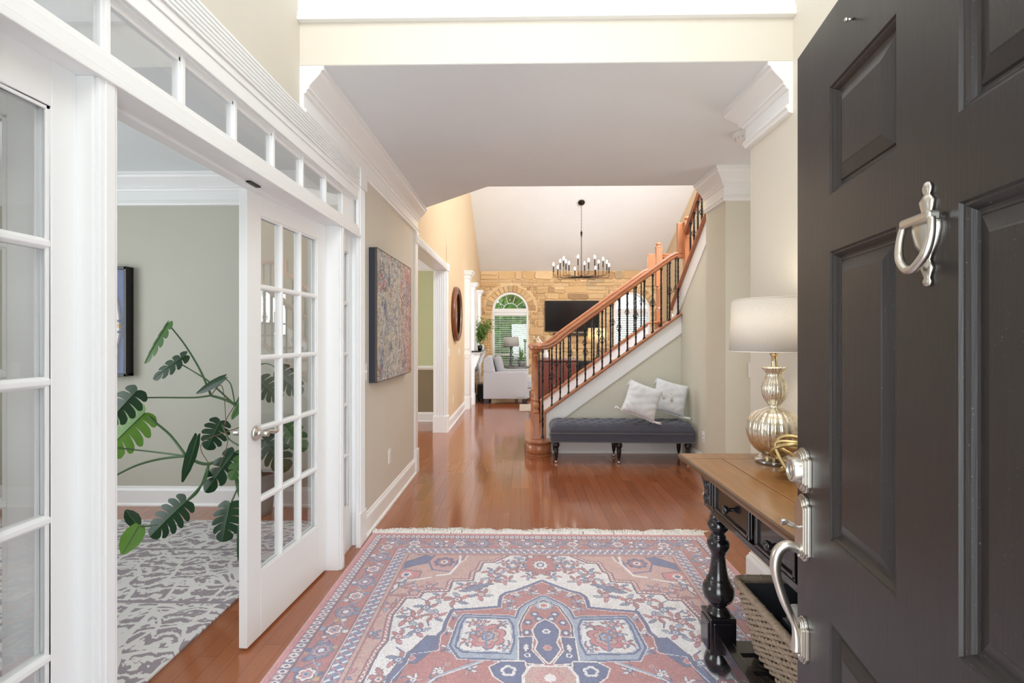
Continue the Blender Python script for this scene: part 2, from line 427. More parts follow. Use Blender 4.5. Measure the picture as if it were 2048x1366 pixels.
def stones():
    rs = random.Random(11); V = []; F = []; COL = []
    pal = [(234, 200, 150), (228, 190, 138), (238, 208, 164), (220, 180, 130), (232, 196, 144), (236, 204, 154), (212, 168, 120), (228, 194, 152), (190, 144, 104), (162, 122, 92), (184, 164, 134)]
    wts = [6, 6, 6, 4, 6, 5, 4, 4, 2.4, 1.5, 1.6]
    def stone(poly, d):
        c = rs.choices(pal, wts)[0]; j = rs.uniform(.92, 1.06); c = tuple(min(255, k * j) for k in c); n = len(poly); o = len(V)
        cx = sum(p[0] for p in poly) / n; cz = sum(p[1] for p in poly) / n
        for p in poly: V.append((p[0], YS, p[1]))
        for p in poly: V.append((p[0], YS - d * .7, p[1]))
        for p in poly:
            dx, dz = cx - p[0], cz - p[1]; l = math.hypot(dx, dz) or 1; k = min(.012, l * .2); V.append((p[0] + dx / l * k, YS - d, p[1] + dz / l * k))
        for a in (0, n):
            for i in range(n): F.append((o + a + i, o + a + (i + 1) % n, o + a + n + (i + 1) % n, o + a + n + i)); COL.append(c)
        F.append(tuple(o + 2 * n + i for i in range(n))); COL.append(c)
    def ellip(x0, x1, z0, z1):
        j = lambda s: rs.uniform(-s, s); q = min(.012, (z1 - z0) * .12)
        cut = min(x1 - x0, z1 - z0) * rs.uniform(.08, .22)
        p = [(x0 + j(q), z0 + cut), (x0 + cut, z0 + j(q)), (x1 - cut, z0 + j(q)), (x1 + j(q), z0 + cut), (x1 + j(q), z1 - cut), (x1 - cut, z1 + j(q)), (x0 + cut, z1 + j(q)), (x0 + j(q), z1 - cut)]
        return p
    g_ = .008; z = 0.0
    def blocked(x0, x1, z0, z1):
        for a, b, s, t in WINS:
            cx = (a + b) / 2; r = (b - a) / 2
            if x1 > a and x0 < b and z1 > s and z0 < t: return True
            for px in (x0, x1, (x0 + x1) / 2, max(x0, min(x1, cx))):
                for pz in (z0, z1):
                    if pz > t - .01 and math.hypot(px - cx, pz - t) < r + .205: return True
        return False
    while z < 3.15:
        h = rs.choice([.09, .12, .14, .16, .19, .22]); z1 = min(3.16, z + h)
        if 3.16 - z1 < .06: z1 = 3.16
        x = XL
        while x < 3.67:
            wd = rs.uniform(.14, .5) * (1.15 if h > .12 else 1.0); x1 = min(3.67, x + wd)
            if 3.67 - x1 < .1: x1 = 3.67
            if not blocked(x, x1, z, z1): 
                if h > .18 and rs.random() < .35:
                    zm = z + h * rs.uniform(.4, .6); stone(ellip(x + g_, x1 - g_, z + g_, zm - g_), rs.uniform(.02, .045)); stone(ellip(x + g_, x1 - g_, zm + g_, z1 - g_), rs.uniform(.02, .045))
                else: stone(ellip(x + g_, x1 - g_, z + g_, z1 - g_), rs.uniform(.02, .05))
                x = x1
            else:   # fill the awkward spot with short stones
                xx = x
                while xx < x1 - .01:
                    x2 = min(x1, xx + .06)
                    zz = z
                    while zz < z1 - .01:
                        z2 = min(z1, zz + .08)
                        if not blocked(xx, x2, zz, z2): stone(ellip(xx + .004, x2 - .004, zz + .004, z2 - .004), .025)
                        zz = z2
                    xx = x2
                x = x1
        z = z1
    for a, b, s, t in WINS:
        cx = (a + b) / 2; r = (b - a) / 2; n = 15
        for i in range(n):
            a0 = math.pi * i / n + .012; a1 = math.pi * (i + 1) / n - .012; ro = r + .19 + rs.uniform(-.02, .01)
            stone([(cx + q * math.cos(t_), t + q * math.sin(t_)) for q, t_ in ((r + .012, a0), (ro, a0), (ro, a1), (r + .012, a1))], rs.uniform(.03, .045))
    me = bpy.data.meshes.new('stone_cladding'); me.from_pydata(V, [], F)
    ca = me.color_attributes.new('tint', 'FLOAT_COLOR', 'CORNER'); buf = []
    for f, c in zip(F, COL): buf += list(lin(c)) * len(f)
    ca.data.foreach_set('color', buf)
    bm = bmesh.new(); bm.from_mesh(me); bmesh.ops.recalc_face_normals(bm, faces=bm.faces); bm.to_mesh(me); bm.free()
    g = G('split_fieldstone'); at = g.n('VertexColor', layer_name='tint').outputs[0]; p = g.geo()
    n = g.noise(p, 9, 6, .65, .6); n2 = g.noise(g.scalev(p, (2, 2, 8)), 4, 5, .6)
    c = g.mix(g.math('MULTIPLY', n, .4), at, lin((176, 130, 88))); c = g.mix(g.math('MULTIPLY', n2, .5), c, lin((240, 212, 164)))
    g.pr(col=c, rough=.85, spec=.25); g.bump(g.noise(p, 22, 6, .7), .7, .02)
    me.materials.append(g.m); o = bpy.data.objects.new('wall_back_stone_cladding', me); C.objects.link(o); o['kind'] = 'structure'
stones()

# ---- mouldings: crown, baseboard
CROWN = [(0, 0), (.118, 0), (.118, -.02), (.106, -.024), (.1, -.04), (.08, -.062), (.058, -.085), (.046, -.1), (.046, -.112), (.036, -.116), (.03, -.132), (.02, -.136),
         (.02, -.205), (.03, -.209), (.034, -.222), (.026, -.232), (.022, -.246), (0, -.25)]
BASE = [(0, 0), (.03, 0), (.03, .012), (.024, .02), (.018, .024), (.018, .125), (.014, .135), (.008, .142), (.006, .155), (0, .158)]
def mould(name, path, prof, z, side):
    return struct(name, MB().mould(path, prof, z, side), M['trim'])
mould('trim_2', [(XL - .02, YH), (XL, YH), (XL, 5.0), (XL - .02, 5.0)][1:3], CROWN, CH, -1)
mould('trim_3', [(1.63, 4.27), (1.63, 3.885), (4.0, 3.885)], CROWN, CH, -1)
mould('trim_4', [(4.0, 2.785), (XR, 2.785), (XR, YH)], CROWN, CH, -1)
mould('trim_office_crown', [(-4.58, .3), (-4.58, 3.94), (XL - .125, 3.94)], CROWN, CH, -1)
mould('trim_dining_crown', [(-5.0, 7.94), (XL - .18, 7.94)], CROWN, 2.72, -1)
mould('baseboard_left', [(XL, 3.29), (XL, 4.9)], BASE, 0, -1)
mould('baseboard_left_great_room', [(XL, 7.06), (XL, 9.3)], BASE, 0, -1)
mould('baseboard_right', [(1.75, 2.785), (XR, 2.785), (XR, .3)], BASE, 0, -1)
mould('baseboard_right_hall', [(1.63, 4.29), (1.63, 3.885), (3.9, 3.885)], BASE, 0, -1)
mould('baseboard_stair', [(1.914, 5.4), (1.914, 4.3)], BASE, 0, -1)
mould('baseboard_back_office', [(-4.58, 3.94), (XL - .125, 3.94)], BASE, 0, -1)
mould('baseboard_back_dining', [(-5.0, 7.93), (XL - .18, 7.93)], BASE, 0, -1)
mould('trim_chair_rail', [(-5.0, 7.93), (XL - .18, 7.93)], [(0, 0), (.012, .004), (.016, .02), (.03, .03), (.03, .04), (.014, .05), (.008, .065), (0, .068)], .85, -1)

# ---- cased opening to the dining room, fluted
def fluted(mb, x0, x1, z0, z1, y, n=5, d=.012, sgn=-1):
    """board facing -Y (sgn=-1) with vertical reeds"""
    mb.box(x0, x1, y, y + .02 * -sgn, z0, z1)
    w = (x1 - x0); r = w * .76 / n
    for i in range(n):
        cx = x0 + w * .12 + r * (i + .5)
        mb.prism([(cx - r * .36, y), (cx - r * .2, y + sgn * d * .8), (cx + r * .2, y + sgn * d * .8), (cx + r * .36, y)], z0, z1)
mb = MB()
fluted(mb, XL - .185, XL + .015, .24, 2.35, 7.015, 5)
mb.box(XL - .19, XL + .02, 6.998, 7.028, 0, .24)
mb.box(XL, XL + .02, 7.03, 7.13, 0, 2.35).box(XL, XL + .03, 7.02, 7.135, 0, .24)
mb.box(XL, XL + .02, 4.89, 5.0, 0, 2.35).box(XL, XL + .032, 4.885, 5.003, 0, .24)
mb.box(XL - .185, XL, 4.996, 5.012, 0, 2.36)
mb.box(XL - .185, XL, 4.996, 7.05, 2.353, 2.372)
mb.box(XL, XL + .02, 5.0, 7.02, 2.35, 2.44)
for i in range(5): mb.box(XL, XL + .027, 5.0, 7.02, 2.358 + .015 * i, 2.366 + .015 * i)
for y in (4.885, 7.02):
    mb.box(XL, XL + .034, y, y + .115, 2.345, 2.455); T = Tr(XL + .034, y + .0575, 2.4) @ Rot(90, 'Y')
    mb.lathe([(.045, 0), (.045, .004), (.034, .006), (.03, .001), (.014, .001), (.012, .008), (.0, .009)], seg=20, T=T, cap=False)
struct('trim_dining_opening', mb, M['trim'], .002)

# ---- french door unit
JX0, JX1 = XL - .125, XL + .005      # jamb depth
mb = MB()
def post(y0, y1, z0, z1):
    mb.box(JX0, JX1, y0, y1, z0, z1)
    mb.box(JX1, JX1 + .012, y0 + .008, y1 - .008, z0, z1)
    mb.box(JX1 + .012, JX1 + .017, y0 + .02, y1 - .02, z0, z1)
post(1.20, 1.27, 0, 2.04); post(2.85, 2.92, 0, 2.04)
mb.box(JX0, JX1, .86, .92, 0, 2.37).box(JX0, JX1, 3.20, 3.265, 0, 2.37)
mb.box(JX0, JX1 + .01, .9, 3.22, 2.04, 2.118)                     # transom bar
mb.box(JX1 + .009, JX1 + .016, .88, 3.18, 2.06, 2.1)
mb.box(JX1 + .009, JX1 + .024, .88, 3.18, 2.036, 2.056)
mb.box(JX0, JX1, .9, 3.22, 2.283, 2.372)                             # head
mb.box(JX1, JX1 + .012, .9, 3.2, 2.288, 2.345)
mb.box(JX0 + .0, JX0 + .05, 1.27, 2.85, 2.03, 2.045)                  # stop
struct('trim_french_door_frame', mb, M['trim'], .003)
mb = MB()
def hall_casing(y0, y1, sg):
    mb.box(XL, XL + .02, y0, y1, .0, 2.375)
    for i in range(6):
        a = y0 + .014 + i * (y1 - y0 - .028) / 6; mb.box(XL + .02, XL + .028, a + .003, a + (y1 - y0 - .028) / 6 - .003, .22, 2.375)
    mb.box(XL, XL + .032, y0 - .004, y1 + .004, 0, .22)
hall_casing(3.165, 3.285, 1); hall_casing(.84, .96, -1)
mb.box(XL, XL + .022, .95, 3.17, 2.345, 2.49)
for i in range(7): mb.box(XL + .022, XL + .03, .95, 3.17, 2.375 + i * .0165, 2.385 + i * .0165)
for y in (.835, 3.16): mb.box(XL, XL + .036, y, y + .13, 2.37, 2.5)
struct('trim_french_door_casing', mb, M['trim'], .0015)
# transom lights
XG = XL - .022
mb = MB(); yb = [.971 + .2865 * k for k in range(8)]
mb.box(XG - .02, XG + .02, .92, .97, 2.12, 2.285).box(XG - .02, XG + .01, 2.96, 3.2, 2.12, 2.285)
for y in yb[1:-1]: mb.box(XG - .012, XG + .010, y - .014, y + .014, 2.115, 2.285).box(XG + .01, XG + .018, y - .008, y + .008, 2.115, 2.285)
mb.box(XG - .012, XG + .01, .92, 3.2, 2.112, 2.126).box(XG - .012, XG + .01, .92, 3.2, 2.264, 2.285)
tw = mb.build('window_1', M['trim'], None, .002); tw['kind'] = 'structure'
MB().box(XG - .002, XG + .002, .95, 3.1, 2.122, 2.273).build('pane', M['glass'], tw)
ROWS = [.29 + .328 * k for k in range(6)]
def lite(width, height, stile, cols, rows, top, thick=.038, glz=True):
    """french-door style leaf in local coords: x along width, y thickness centred, z up"""
    m = MB(); h = thick / 2
    m.box(0, stile, -h, h, 0, height).box(width - stile, width, -h, h, 0, height)
    m.box(stile, width - stile, -h, h, 0, rows[0]).box(stile, width - stile, -h, h, rows[-1], height)
    gx = [stile + (width - 2 * stile) * k / cols for k in range(cols + 1)]
    for a in gx[1:-1]:
        m.box(a - .013, a + .013, -h * .55, h * .55, rows[0], rows[-1])
        m.prism([(a - .013, -h * .55), (a - .006, -h), (a + .006, -h), (a + .013, -h * .55)], rows[0], rows[-1])
        m.prism([(a - .013, h * .55), (a - .006, h), (a + .006, h), (a + .013, h * .55)], rows[0], rows[-1])
    for z in rows[1:-1]:
        m.box(stile, width - stile, -h * .55, h * .55, z - .013, z + .013)
        for sg in (-1, 1): m.prism([(sg * h * .55, z - .013), (sg * h * .99, z - .006), (sg * h * .99, z + .006), (sg * h * .55, z + .013)], stile, width - stile, 'YZ')
    # sticking around the glass
    for sg in (-1, 1):
        for x0, x1 in ((stile, stile + .01), (width - stile - .01, width - stile)): m.box(x0, x1, sg * h * .5, sg * h * .8, rows[0], rows[-1])
        for z0, z1 in ((rows[0], rows[0] + .01), (rows[-1] - .01, rows[-1])): m.box(stile, width - stile, sg * h * .5, sg * h * .8, z0, z1)
    gm = MB().box(stile - .004, width - stile + .004, -.0015, .0015, rows[0] - .004, rows[-1] + .004)
    return m, gm
for nm, y0, y1 in (('window_2', .92, 1.2), ('window_3', 2.92, 3.2)):
    m, gm = lite(y1 - y0, 2.04, .065, 1, ROWS, 1.93)
    T = Tr(XL - .055, y0, 0) @ Rot(90, 'Z')
    o = m.build(nm, M['trim'], None, .002, T=T); o['kind'] = 'structure'
    gm.build('pane', M['glass'], o)
def lever(parent, x, z, sgn, point=1):
    """handle on the face y=sgn*h of a leaf"""
    q = MB(); y = sgn * .019; T = Tr(x, y, z) @ Rot(-90 * sgn, 'X')
    q.lathe([(.0, 0), (.033, 0), (.034, .005), (.03, .012), (.022, .017), (.02, .018), (.014, .02), (.0125, .036), (.0125, .062), (.0, .063)], seg=28, T=T, cap=False)
    o = q.build('door_handle', M['nickel'], parent)
    l = MB(); yy = y + sgn * .05
    pts = catmull([(x, yy, z), (x + point * .03, yy, z + .004), (x + point * .06, yy + sgn * .006, z - .004), (x + point * .09, yy, z - .001), (x + point * .108, yy - sgn * .012, z + .008)], 6)
    l.tube(pts, [.0115] * 6 + [.01] * 12 + [.008] * (len(pts) - 18), 10, flat=.8)
    l.build('lever', M['nickel'], o)
def french_leaf(name, hinge, ang, label, handle_pt=-1):
    t = thing(name, label, 'door', (hinge[0], hinge[1], .012), 0, 'french door leaves'); t.rotation_euler = (0, 0, R(ang))
    m, gm = lite(.735, 2.026, .1, 3, ROWS, 1.93)
    m.build('door_frame', M['trim'], t, .002); gm.build('pane', M['glass'], t)
    lever(t, .735 - .062, .935, 1, -1); lever(t, .735 - .062, .935, -1, -1)
    for z in (.25, 1.02, 1.8):
        MB().lathe([(.007, -.045), (.007, .045)], (-.004, -.022, z), 10).build('hinge', M['nickel'], t)
    return t
# leaf direction: local +x runs from hinge to free edge
french_leaf('french_door', (-1.168, 2.845), 270 - 4.1, 'white french door leaf hinged on the far jamb, almost closed, satin nickel lever')
french_leaf('french_door', (-1.215, 1.262), 207, 'white french door leaf swung open into the office, seen through the nearest sidelight')
MB().box(XL - .1, XL - .055, 2.02, 2.1, 2.034, 2.0405).build('strike_plate', M['iron'], bpy.data.objects['trim_french_door_frame'])
# ================================================================== FRONT DOOR (swung in, exterior face towards the hall)
fd = thing('front_door', 'tall dark-stained six-panel entrance door swung open in the right foreground', 'door', (.669, 1.183, .012), -100)
DW, DT, DH = .95, .045, 2.04
PANELS = [(a, b, c, d) for a, b in ((.171, .406), (.545, .78)) for c, d in ((.23, .782), (.949, 1.545), (1.663, 1.885))]
mb = MB()
xs = [0, .171, .406, .545, .78, DW]; zs = [0, .23, .782, .949, 1.545, 1.663, 1.885, DH]
for i in range(5):
    for j in range(7):
        if (i in (1, 3)) and (j in (1, 3, 5)): continue
        mb.add([(xs[i], 0, zs[j]), (xs[i + 1], 0, zs[j]), (xs[i + 1], 0, zs[j + 1]), (xs[i], 0, zs[j + 1])], [(0, 1, 2, 3)])
        mb.add([(xs[i], DT, zs[j]), (xs[i + 1], DT, zs[j]), (xs[i + 1], DT, zs[j + 1]), (xs[i], DT, zs[j + 1])], [(3, 2, 1, 0)])
for (a, b, c, d) in [(0, 0, 0, DH), (DW, DW, 0, DH)]: mb.add([(a, 0, c), (a, DT, c), (a, DT, d), (a, 0, d)], [(0, 3, 2, 1) if a == 0 else (0, 1, 2, 3)])
mb.add([(0, 0, 0), (DW, 0, 0), (DW, DT, 0), (0, DT, 0)], [(3, 2, 1, 0)]); mb.add([(0, 0, DH), (DW, 0, DH), (DW, DT, DH), (0, DT, DH)], [(0, 1, 2, 3)])
mb.build('door_slab', M['door'], fd)
RING = [(0, 0), (.003, .004), (.006, .0045), (.010, .008), (.014, .0125), (.0175, .014), (.021, .014), (.0235, .011), (.046, .0035), (.049, .002)]
for a, b, c, d in PANELS:
    q = MB()
    for sg in (1, -1):
        vs = []; fs = []
        for ins, dp in RING:
            y = dp if sg == 1 else DT - dp
            vs += [(a + ins, y, c + ins), (b - ins, y, c + ins), (b - ins, y, d - ins), (a + ins, y, d - ins)]
        for k in range(len(RING) - 1):
            for e in range(4):
                f = (k * 4 + e, k * 4 + (e + 1) % 4, (k + 1) * 4 + (e + 1) % 4, (k + 1) * 4 + e); fs.append(f if sg == 1 else f[::-1])
        n = (len(RING) - 1) * 4; fs.append((n, n + 1, n + 2, n + 3) if sg == 1 else (n + 3, n + 2, n + 1, n))
        q.add(vs, fs)
    q.build('raised_panel', M['door'], fd, recalc=False)
def plate_shape(w, z0, z1, arch=.012):
    """ogee-ended escutcheon outline in (x, z)"""
    h = w / 2; pts = []
    for z, s in ((z1, 1), (z0, -1)):
        seq = [(h, z - s * .022), (h * .92, z - s * .019), (h * .7, z - s * .017)]
        arc = [(h * .68 * math.cos(t), z - s * .016 + s * .016 * math.sin(t)) for t in [math.pi * k / 8 for k in range(9)]]
        top = seq + arc + [(-x, zz) for x, zz in seq[::-1]]
        pts += top if s == 1 else top[::-1]
    return pts
def escutcheon(mbq, cx, w, z0, z1, th):
    for k, (sc, d0, d1) in enumerate(((1, 0, th * .45), (.86, th * .45, th * .8), (.74, th * .8, th))):
        zc = (z0 + z1) / 2; P_ = [(cx + x * sc, zc + (z - zc) * (1 - (1 - sc) * w / (z1 - z0))) for x, z in plate_shape(w, z0, z1)]
        mbq.prism(P_, -d0, -d1, 'XZ')
nk = M['nickel']
q = MB(); escutcheon(q, .048, .072, 1.008, 1.112, .016); db = q.build('deadbolt', nk, fd, .0012)
q = MB(); T = Tr(.048, -.016, 1.06) @ Rot(90, 'X'); q.lathe([(.03, 0), (.0295, .004), (.028, .014), (.026, .018), (.021, .019), (.0195, .013), (0, .013)], seg=32, T=T, cap=False); q.build('cylinder_collar', nk, db)
q = MB(); q.lathe([(.013, .012), (.0125, .0165), (0, .0165)], seg=24, T=T, cap=False); q.box(-.0012, .0012, -.006, .006, .0165, .0172, T=T); q.build('keyhole', nk, db)
q = MB(); escutcheon(q, .046, .068, .85, 1.004, .014); hs = q.build('handleset', nk, fd, .0012)
q = MB(); escutcheon(q, .046, .05, .612, .72, .014); q.build('lower_plate', nk, hs, .001)
gp = catmull([(.046, -.01, .874), (.046, -.038, .882), (.046, -.058, .866), (.046, -.064, .832), (.046, -.058, .795), (.046, -.046, .755), (.046, -.032, .722), (.046, -.022, .695), (.046, -.018, .665), (.046, -.018, .64)], 6)
q = MB(); rr = []
for i in range(len(gp)):
    t = i / (len(gp) - 1); rr.append(.011 + .0035 * math.sin(min(1, t * 2.2) * math.pi) + (.004 * max(0, t - .78) / .22) - .003 * math.exp(-((t - .75) / .12) ** 2))
q.tube(gp, rr, 14, flat=.85); q.build('grip', nk, hs)
q = MB(); q.tube(catmull([(.046, -.012, .925), (.046, -.026, .93), (.046, -.04, .937), (.046, -.052, .936)], 5), [.006] * 5 + [.009] * 6 + [.012] * 5, 12, flat=.45); q.build('thumb_latch', nk, hs)
for z in (.63, .862): MB().lathe([(.005, 0), (.0045, .002), (0, .0025)], seg=12, T=Tr(.046, -.0142, z) @ Rot(90, 'X'), cap=False).build('screw', nk, hs)
# knocker
q = MB(); kz = 1.513; kx = .487; ks = Tr(kx, 0, kz) @ Matrix.Scale(.93, 4) @ Tr(-kx, 0, -kz)
q.lathe([(0, -.078), (.006, -.076), (.0075, -.07), (.005, -.064), (.0075, -.058), (.0105, -.05), (.0075, -.043), (.005, -.036), (.009, -.028), (.019, -.012), (.024, .008), (.024, .022), (.014, .03), (.009, .038), (.0115, .048), (.0125, .054), (.008, .06), (.005, .064), (.0075, .07), (.0078, .075), (.005, .082), (0, .084)], (0, 0, 0), 22, T=ks @ Tr(kx, -.003, kz) @ Matrix.Diagonal((1.25, .6, 1, 1)), cap=False)
kb = q.build('knocker', nk, fd)
q = MB(); q.box(kx - .034, kx + .034, -.022, -.004, kz + .016, kz + .03); q.build('knocker_hinge', nk, kb, .004, 3)
rp = catmull([(kx - .033, -.016, kz + .02), (kx - .036, -.019, kz - .004), (kx - .03, -.022, kz - .028), (kx - .012, -.024, kz - .045), (kx, -.024, kz - .048), (kx + .012, -.024, kz - .045), (kx + .03, -.022, kz - .028), (kx + .036, -.019, kz - .004), (kx + .033, -.016, kz + .02)], 5)
q = MB(); q.tube(rp, [.0045 + .002 * math.sin(math.pi * i / (len(rp) - 1)) for i in range(len(rp))], 12); q.build('knocker_ring', nk, kb)
q = MB(); q.tube([(.272, 0, 1.962), (.272, -.012, 1.962)], .0022, 8); q.sphere((.272, -.013, 1.962), .004, 10, 6); q.build('nail', nk, fd)
for z in (.25, 1.03, 1.82): MB().lathe([(.008, -.05), (.008, .05)], (DW + .004, DT * .5, z), 12).build('hinge', nk, fd)

# ================================================================== STAIRCASE
st = thing('staircase', 'oak and black iron staircase with white stringers climbing right behind the tufted bench', 'staircase', (1.1, 5.8, 0))
O = Matrix.Translation((-1.1, -5.8, 0))
def sb(mbq, name, m, parent=None, bevel=0, **k):
    """build a stair part from world coordinates"""
    me_T = O
    mbq.v = [tuple(me_T @ Vector(p)) for p in mbq.v]
    return mbq.build(name, m, parent or st, bevel, **k)
capz = lambda x: .479 + .7265 * (x - .301)
cap2 = lambda y: 1.966 + .768 * (5.8 - y)
YN, YF = 5.80, 6.88
XW = 1.914
# walls under the flights (setting)
struct('wall_under_stair', MB().prism([(.32, .02), (XW, .02), (XW, 1.46), (.45, .40), (.32, .3)], YN + .012, YN + .05, 'XZ'), M['stairwall'])
struct('wall_beside_stair', MB().prism([(4.29, 0), (5.83, 0), (5.83, cap2(5.83) - .2), (4.29, cap2(4.29) - .2)], XW, XW + .04, 'YZ'), M['stairwall'])
mould('baseboard_under_stair', [(.305, YN + .012), (XW, YN + .012)], BASE, 0, -1)
# stringers
sb(MB().prism([(.305, 0), (.42, 0), (.42, .3), (.53, .425), (XW, 1.43), (XW, capz(XW)), (.305, capz(.305))], YN - .005, YN + .012, 'XZ'), 'stringer', M['trim'], bevel=.002)
sb(MB().prism([(.305, 0), (1.8, 0), (1.8, capz(1.8)), (.305, capz(.305))], YF, YF + .04, 'XZ'), 'stringer', M['trim'])
sb(MB().prism([(4.3, cap2(4.3) - .23), (5.8, cap2(5.8) - .23), (6.08, 1.56), (6.08, cap2(6.08)), (4.3, cap2(4.3))], XW - .012, XW + .02, 'YZ'), 'stringer', M['trim'])
sb(MB().prism([(4.3, 0), (6.08, 0), (6.08, cap2(6.08)), (4.3, cap2(4.3))], 2.93, 2.97, 'YZ'), 'stringer', M['trim'])
CAPP = [(-.05, 0), (.05, 0), (.056, .008), (.056, .02), (.05, .027), (-.05, .027), (-.056, .02), (-.056, .008)]
def cap_rail(pts): sb(MB().sweep3(pts, CAPP, smooth=False), 'stringer_cap', M['oakx'])
cap_rail([(.285, YN + .01, capz(.285)), (XW, YN + .01, capz(XW))])
cap_rail([(.285, YF + .02, capz(.285)), (1.8, YF + .02, capz(1.8)), (1.93, YF + .02, capz(1.82))])
cap_rail([(XW + .005, 6.12, cap2(6.12)), (XW + .005, 4.3, cap2(4.3))])
sb(MB().box(.283, .306, YN - .04, YN + .05, .17, capz(.29)), 'newel_trim', M['oak'], bevel=.003)
sb(MB().box(.283, .306, YF - .03, YF + .06, .17, capz(.29)), 'newel_trim', M['oak'], bevel=.003)
# starting step with bullnose ends
def bull(x0, x1, y0, y1, r, z0, z1, mbq):
    pts = []
    for cx_, cy_, a0 in ((x0 + r, y0 + r, 180), (x1 - .02, y0, 0), (x1 - .02, y1, 0), (x0 + r, y1 - r, 90)):
        if a0: pts += [(cx_ + r * math.cos(R(a0 + 90 * k / 12)), cy_ + r * math.sin(R(a0 + 90 * k / 12))) for k in range(13)]
        else: pts.append((x1, cy_))
    o = pts
    pts = [p for p in o]; return mbq.prism(pts, z0, z1)
def stadium(x0, x1, y0, y1, r, z0, z1, mbq):
    pts = []
    for cx_, cy_, a0 in ((x1 - r, y0 + r, 270), (x1 - r, y1 - r, 0), (x0 + r, y1 - r, 90), (x0 + r, y0 + r, 180)):
        pts += [(cx_ + r * math.cos(R(a0 + 90 * k / 10)), cy_ + r * math.sin(R(a0 + 90 * k / 10))) for k in range(11)]
    return mbq.prism(pts, z0, z1, smooth=True)
sb(stadium(.075, .365, YN - .19, YF + .22, .14, 0, .147, MB()), 'starting_riser', M['oak'])
sb(stadium(.055, .385, YN - .21, YF + .24, .158, .147, .178, MB()), 'starting_tread', M['oakx'], bevel=.006)
sb(stadium(.066, .374, YN - .199, YF + .229, .148, 0, .014, MB()), 'starting_shoe', M['oakx'])
for k in range(2, 10):
    x = .33 + (k - 2) * .245; z = .178 * k
    sb(MB().box(x, x + .018, YN + .04, YF, z - .178, z - .03), 'riser', M['trim'])
    if k < 9: sb(MB().box(x - .03, x + .25, YN + .04, YF, z - .03, z), 'tread', M['oakx'], bevel=.008)
sb(MB().box(2.02, 2.95, YN + .06, YF + .04, 1.572, 1.602).box(XW + .02, 2.04, 6.06, YF + .04, 1.572, 1.602), 'landing', M['oakx'])
sb(MB().box(2.05, 2.97, YF + .02, YF + .06, 0, 1.58), 'landing_fascia', M['trim'])
for k in range(10, 17):
    y = 6.05 - (k - 10) * .232; z = .178 * k
    sb(MB().box(XW + .04, 2.94, y - .018, y, z - .178, z - .03), 'riser', M['trim'])
    sb(MB().box(XW + .04, 2.94, y - .24, y + .03, z - .03, z), 'tread', M['oakx'], bevel=.008)
# handrails
RAIL = [(-.018, -.005), (.018, -.005), (.026, .006), (.028, .016), (.022, .026), (.03, .036), (.032, .046), (.026, .058), (.012, .065), (-.012, .065), (-.026, .058), (-.032, .046), (-.03, .036), (-.022, .026), (-.028, .016), (-.026, .006)]
railz = lambda x: capz(x) + .735
def first_rail(y, x_end):
    zt = 1.235
    pts = [(.17, y, zt), (.23, y, zt)] + [tuple(p) for p in catmull([(.28, y, zt + .003), (.36, y, zt + .022), (.46, y, railz(.46) - .012), (.58, y, railz(.58)), (.75, y, railz(.75))], 6)] + [(x_end, y, railz(x_end))]
    return pts
sb(MB().sweep3(first_rail(YN, 1.80) + [(1.85, YN, railz(1.84)), (1.93, YN, railz(1.84))], RAIL), 'handrail', M['oakx'])
sb(MB().sweep3(first_rail(YF + .02, 1.76) + [(1.8, YF + .02, railz(1.79)), (1.9, YF + .02, railz(1.79))], RAIL), 'handrail', M['oakx'])
sb(MB().sweep3([(1.99, YF + .02, 2.50), (2.97, YF + .02, 2.50)], RAIL), 'handrail', M['oakx'])
sb(MB().sweep3([(XW + .015, 5.66, cap2(5.66) + .50), (XW + .015, 4.3, cap2(4.3) + .50)], RAIL), 'handrail', M['oakx'])
sb(MB().box(1.862, 1.93, YN - .03, YN + .03, railz(1.84) - .01, 2.74), 'gooseneck', M['oak'], bevel=.006)
sb(MB().box(1.80, 1.90, YF - .01, YF + .05, railz(1.79) - .01, 2.56), 'gooseneck', M['oak'], bevel=.006)
# volute caps and newels
def turned_newel(x, y, z0, ztop, sq=.038):
    q = MB(); q.box(x - sq, x + sq, y - sq, y + sq, z0, z0 + .3)
    o = sb(q, 'newel_post', M['oak'], bevel=.003)
    h = ztop - z0
    pr = [(.034, .3), (.034, .31), (.038, .32), (.032, .335), (.025, .345), (.034, .37), (.037, .40), (.03, .43), (.023, .445), (.032, .455), (.032, .465), (.025, .475), (.028, .6), (.025, .8), (.021, h - .085), (.03, h - .08), (.03, h - .07), (.024, h - .062), (.03, h - .05), (.05, h - .03), (.062, h - .015), (.062, h)]
    q = MB(); q.lathe([(r, z) for r, z in pr], (x, y, z0), 24); q.v = [tuple(O @ Vector(p)) for p in q.v]; q.build('turned_shaft', M['oak'], o)
    q = MB(); q.lathe([(.06, 0), (.075, .008), (.078, .025), (.07, .045), (.072, .05), (.06, .062), (.03, .068), (0, .069)], (x, y, ztop - .005), 28); q.v = [tuple(O @ Vector(p)) for p in q.v]; q.build('newel_cap', M['oakx'], o)
turned_newel(.185, YN - .035, .178, 1.235); turned_newel(.185, YF + .06, .178, 1.235)
q = MB(); q.box(.185 - .052, .185 + .052, YN - .087, YN + .017, .178, .205); sb(q, 'newel_base', M['oakx'], bevel=.004)
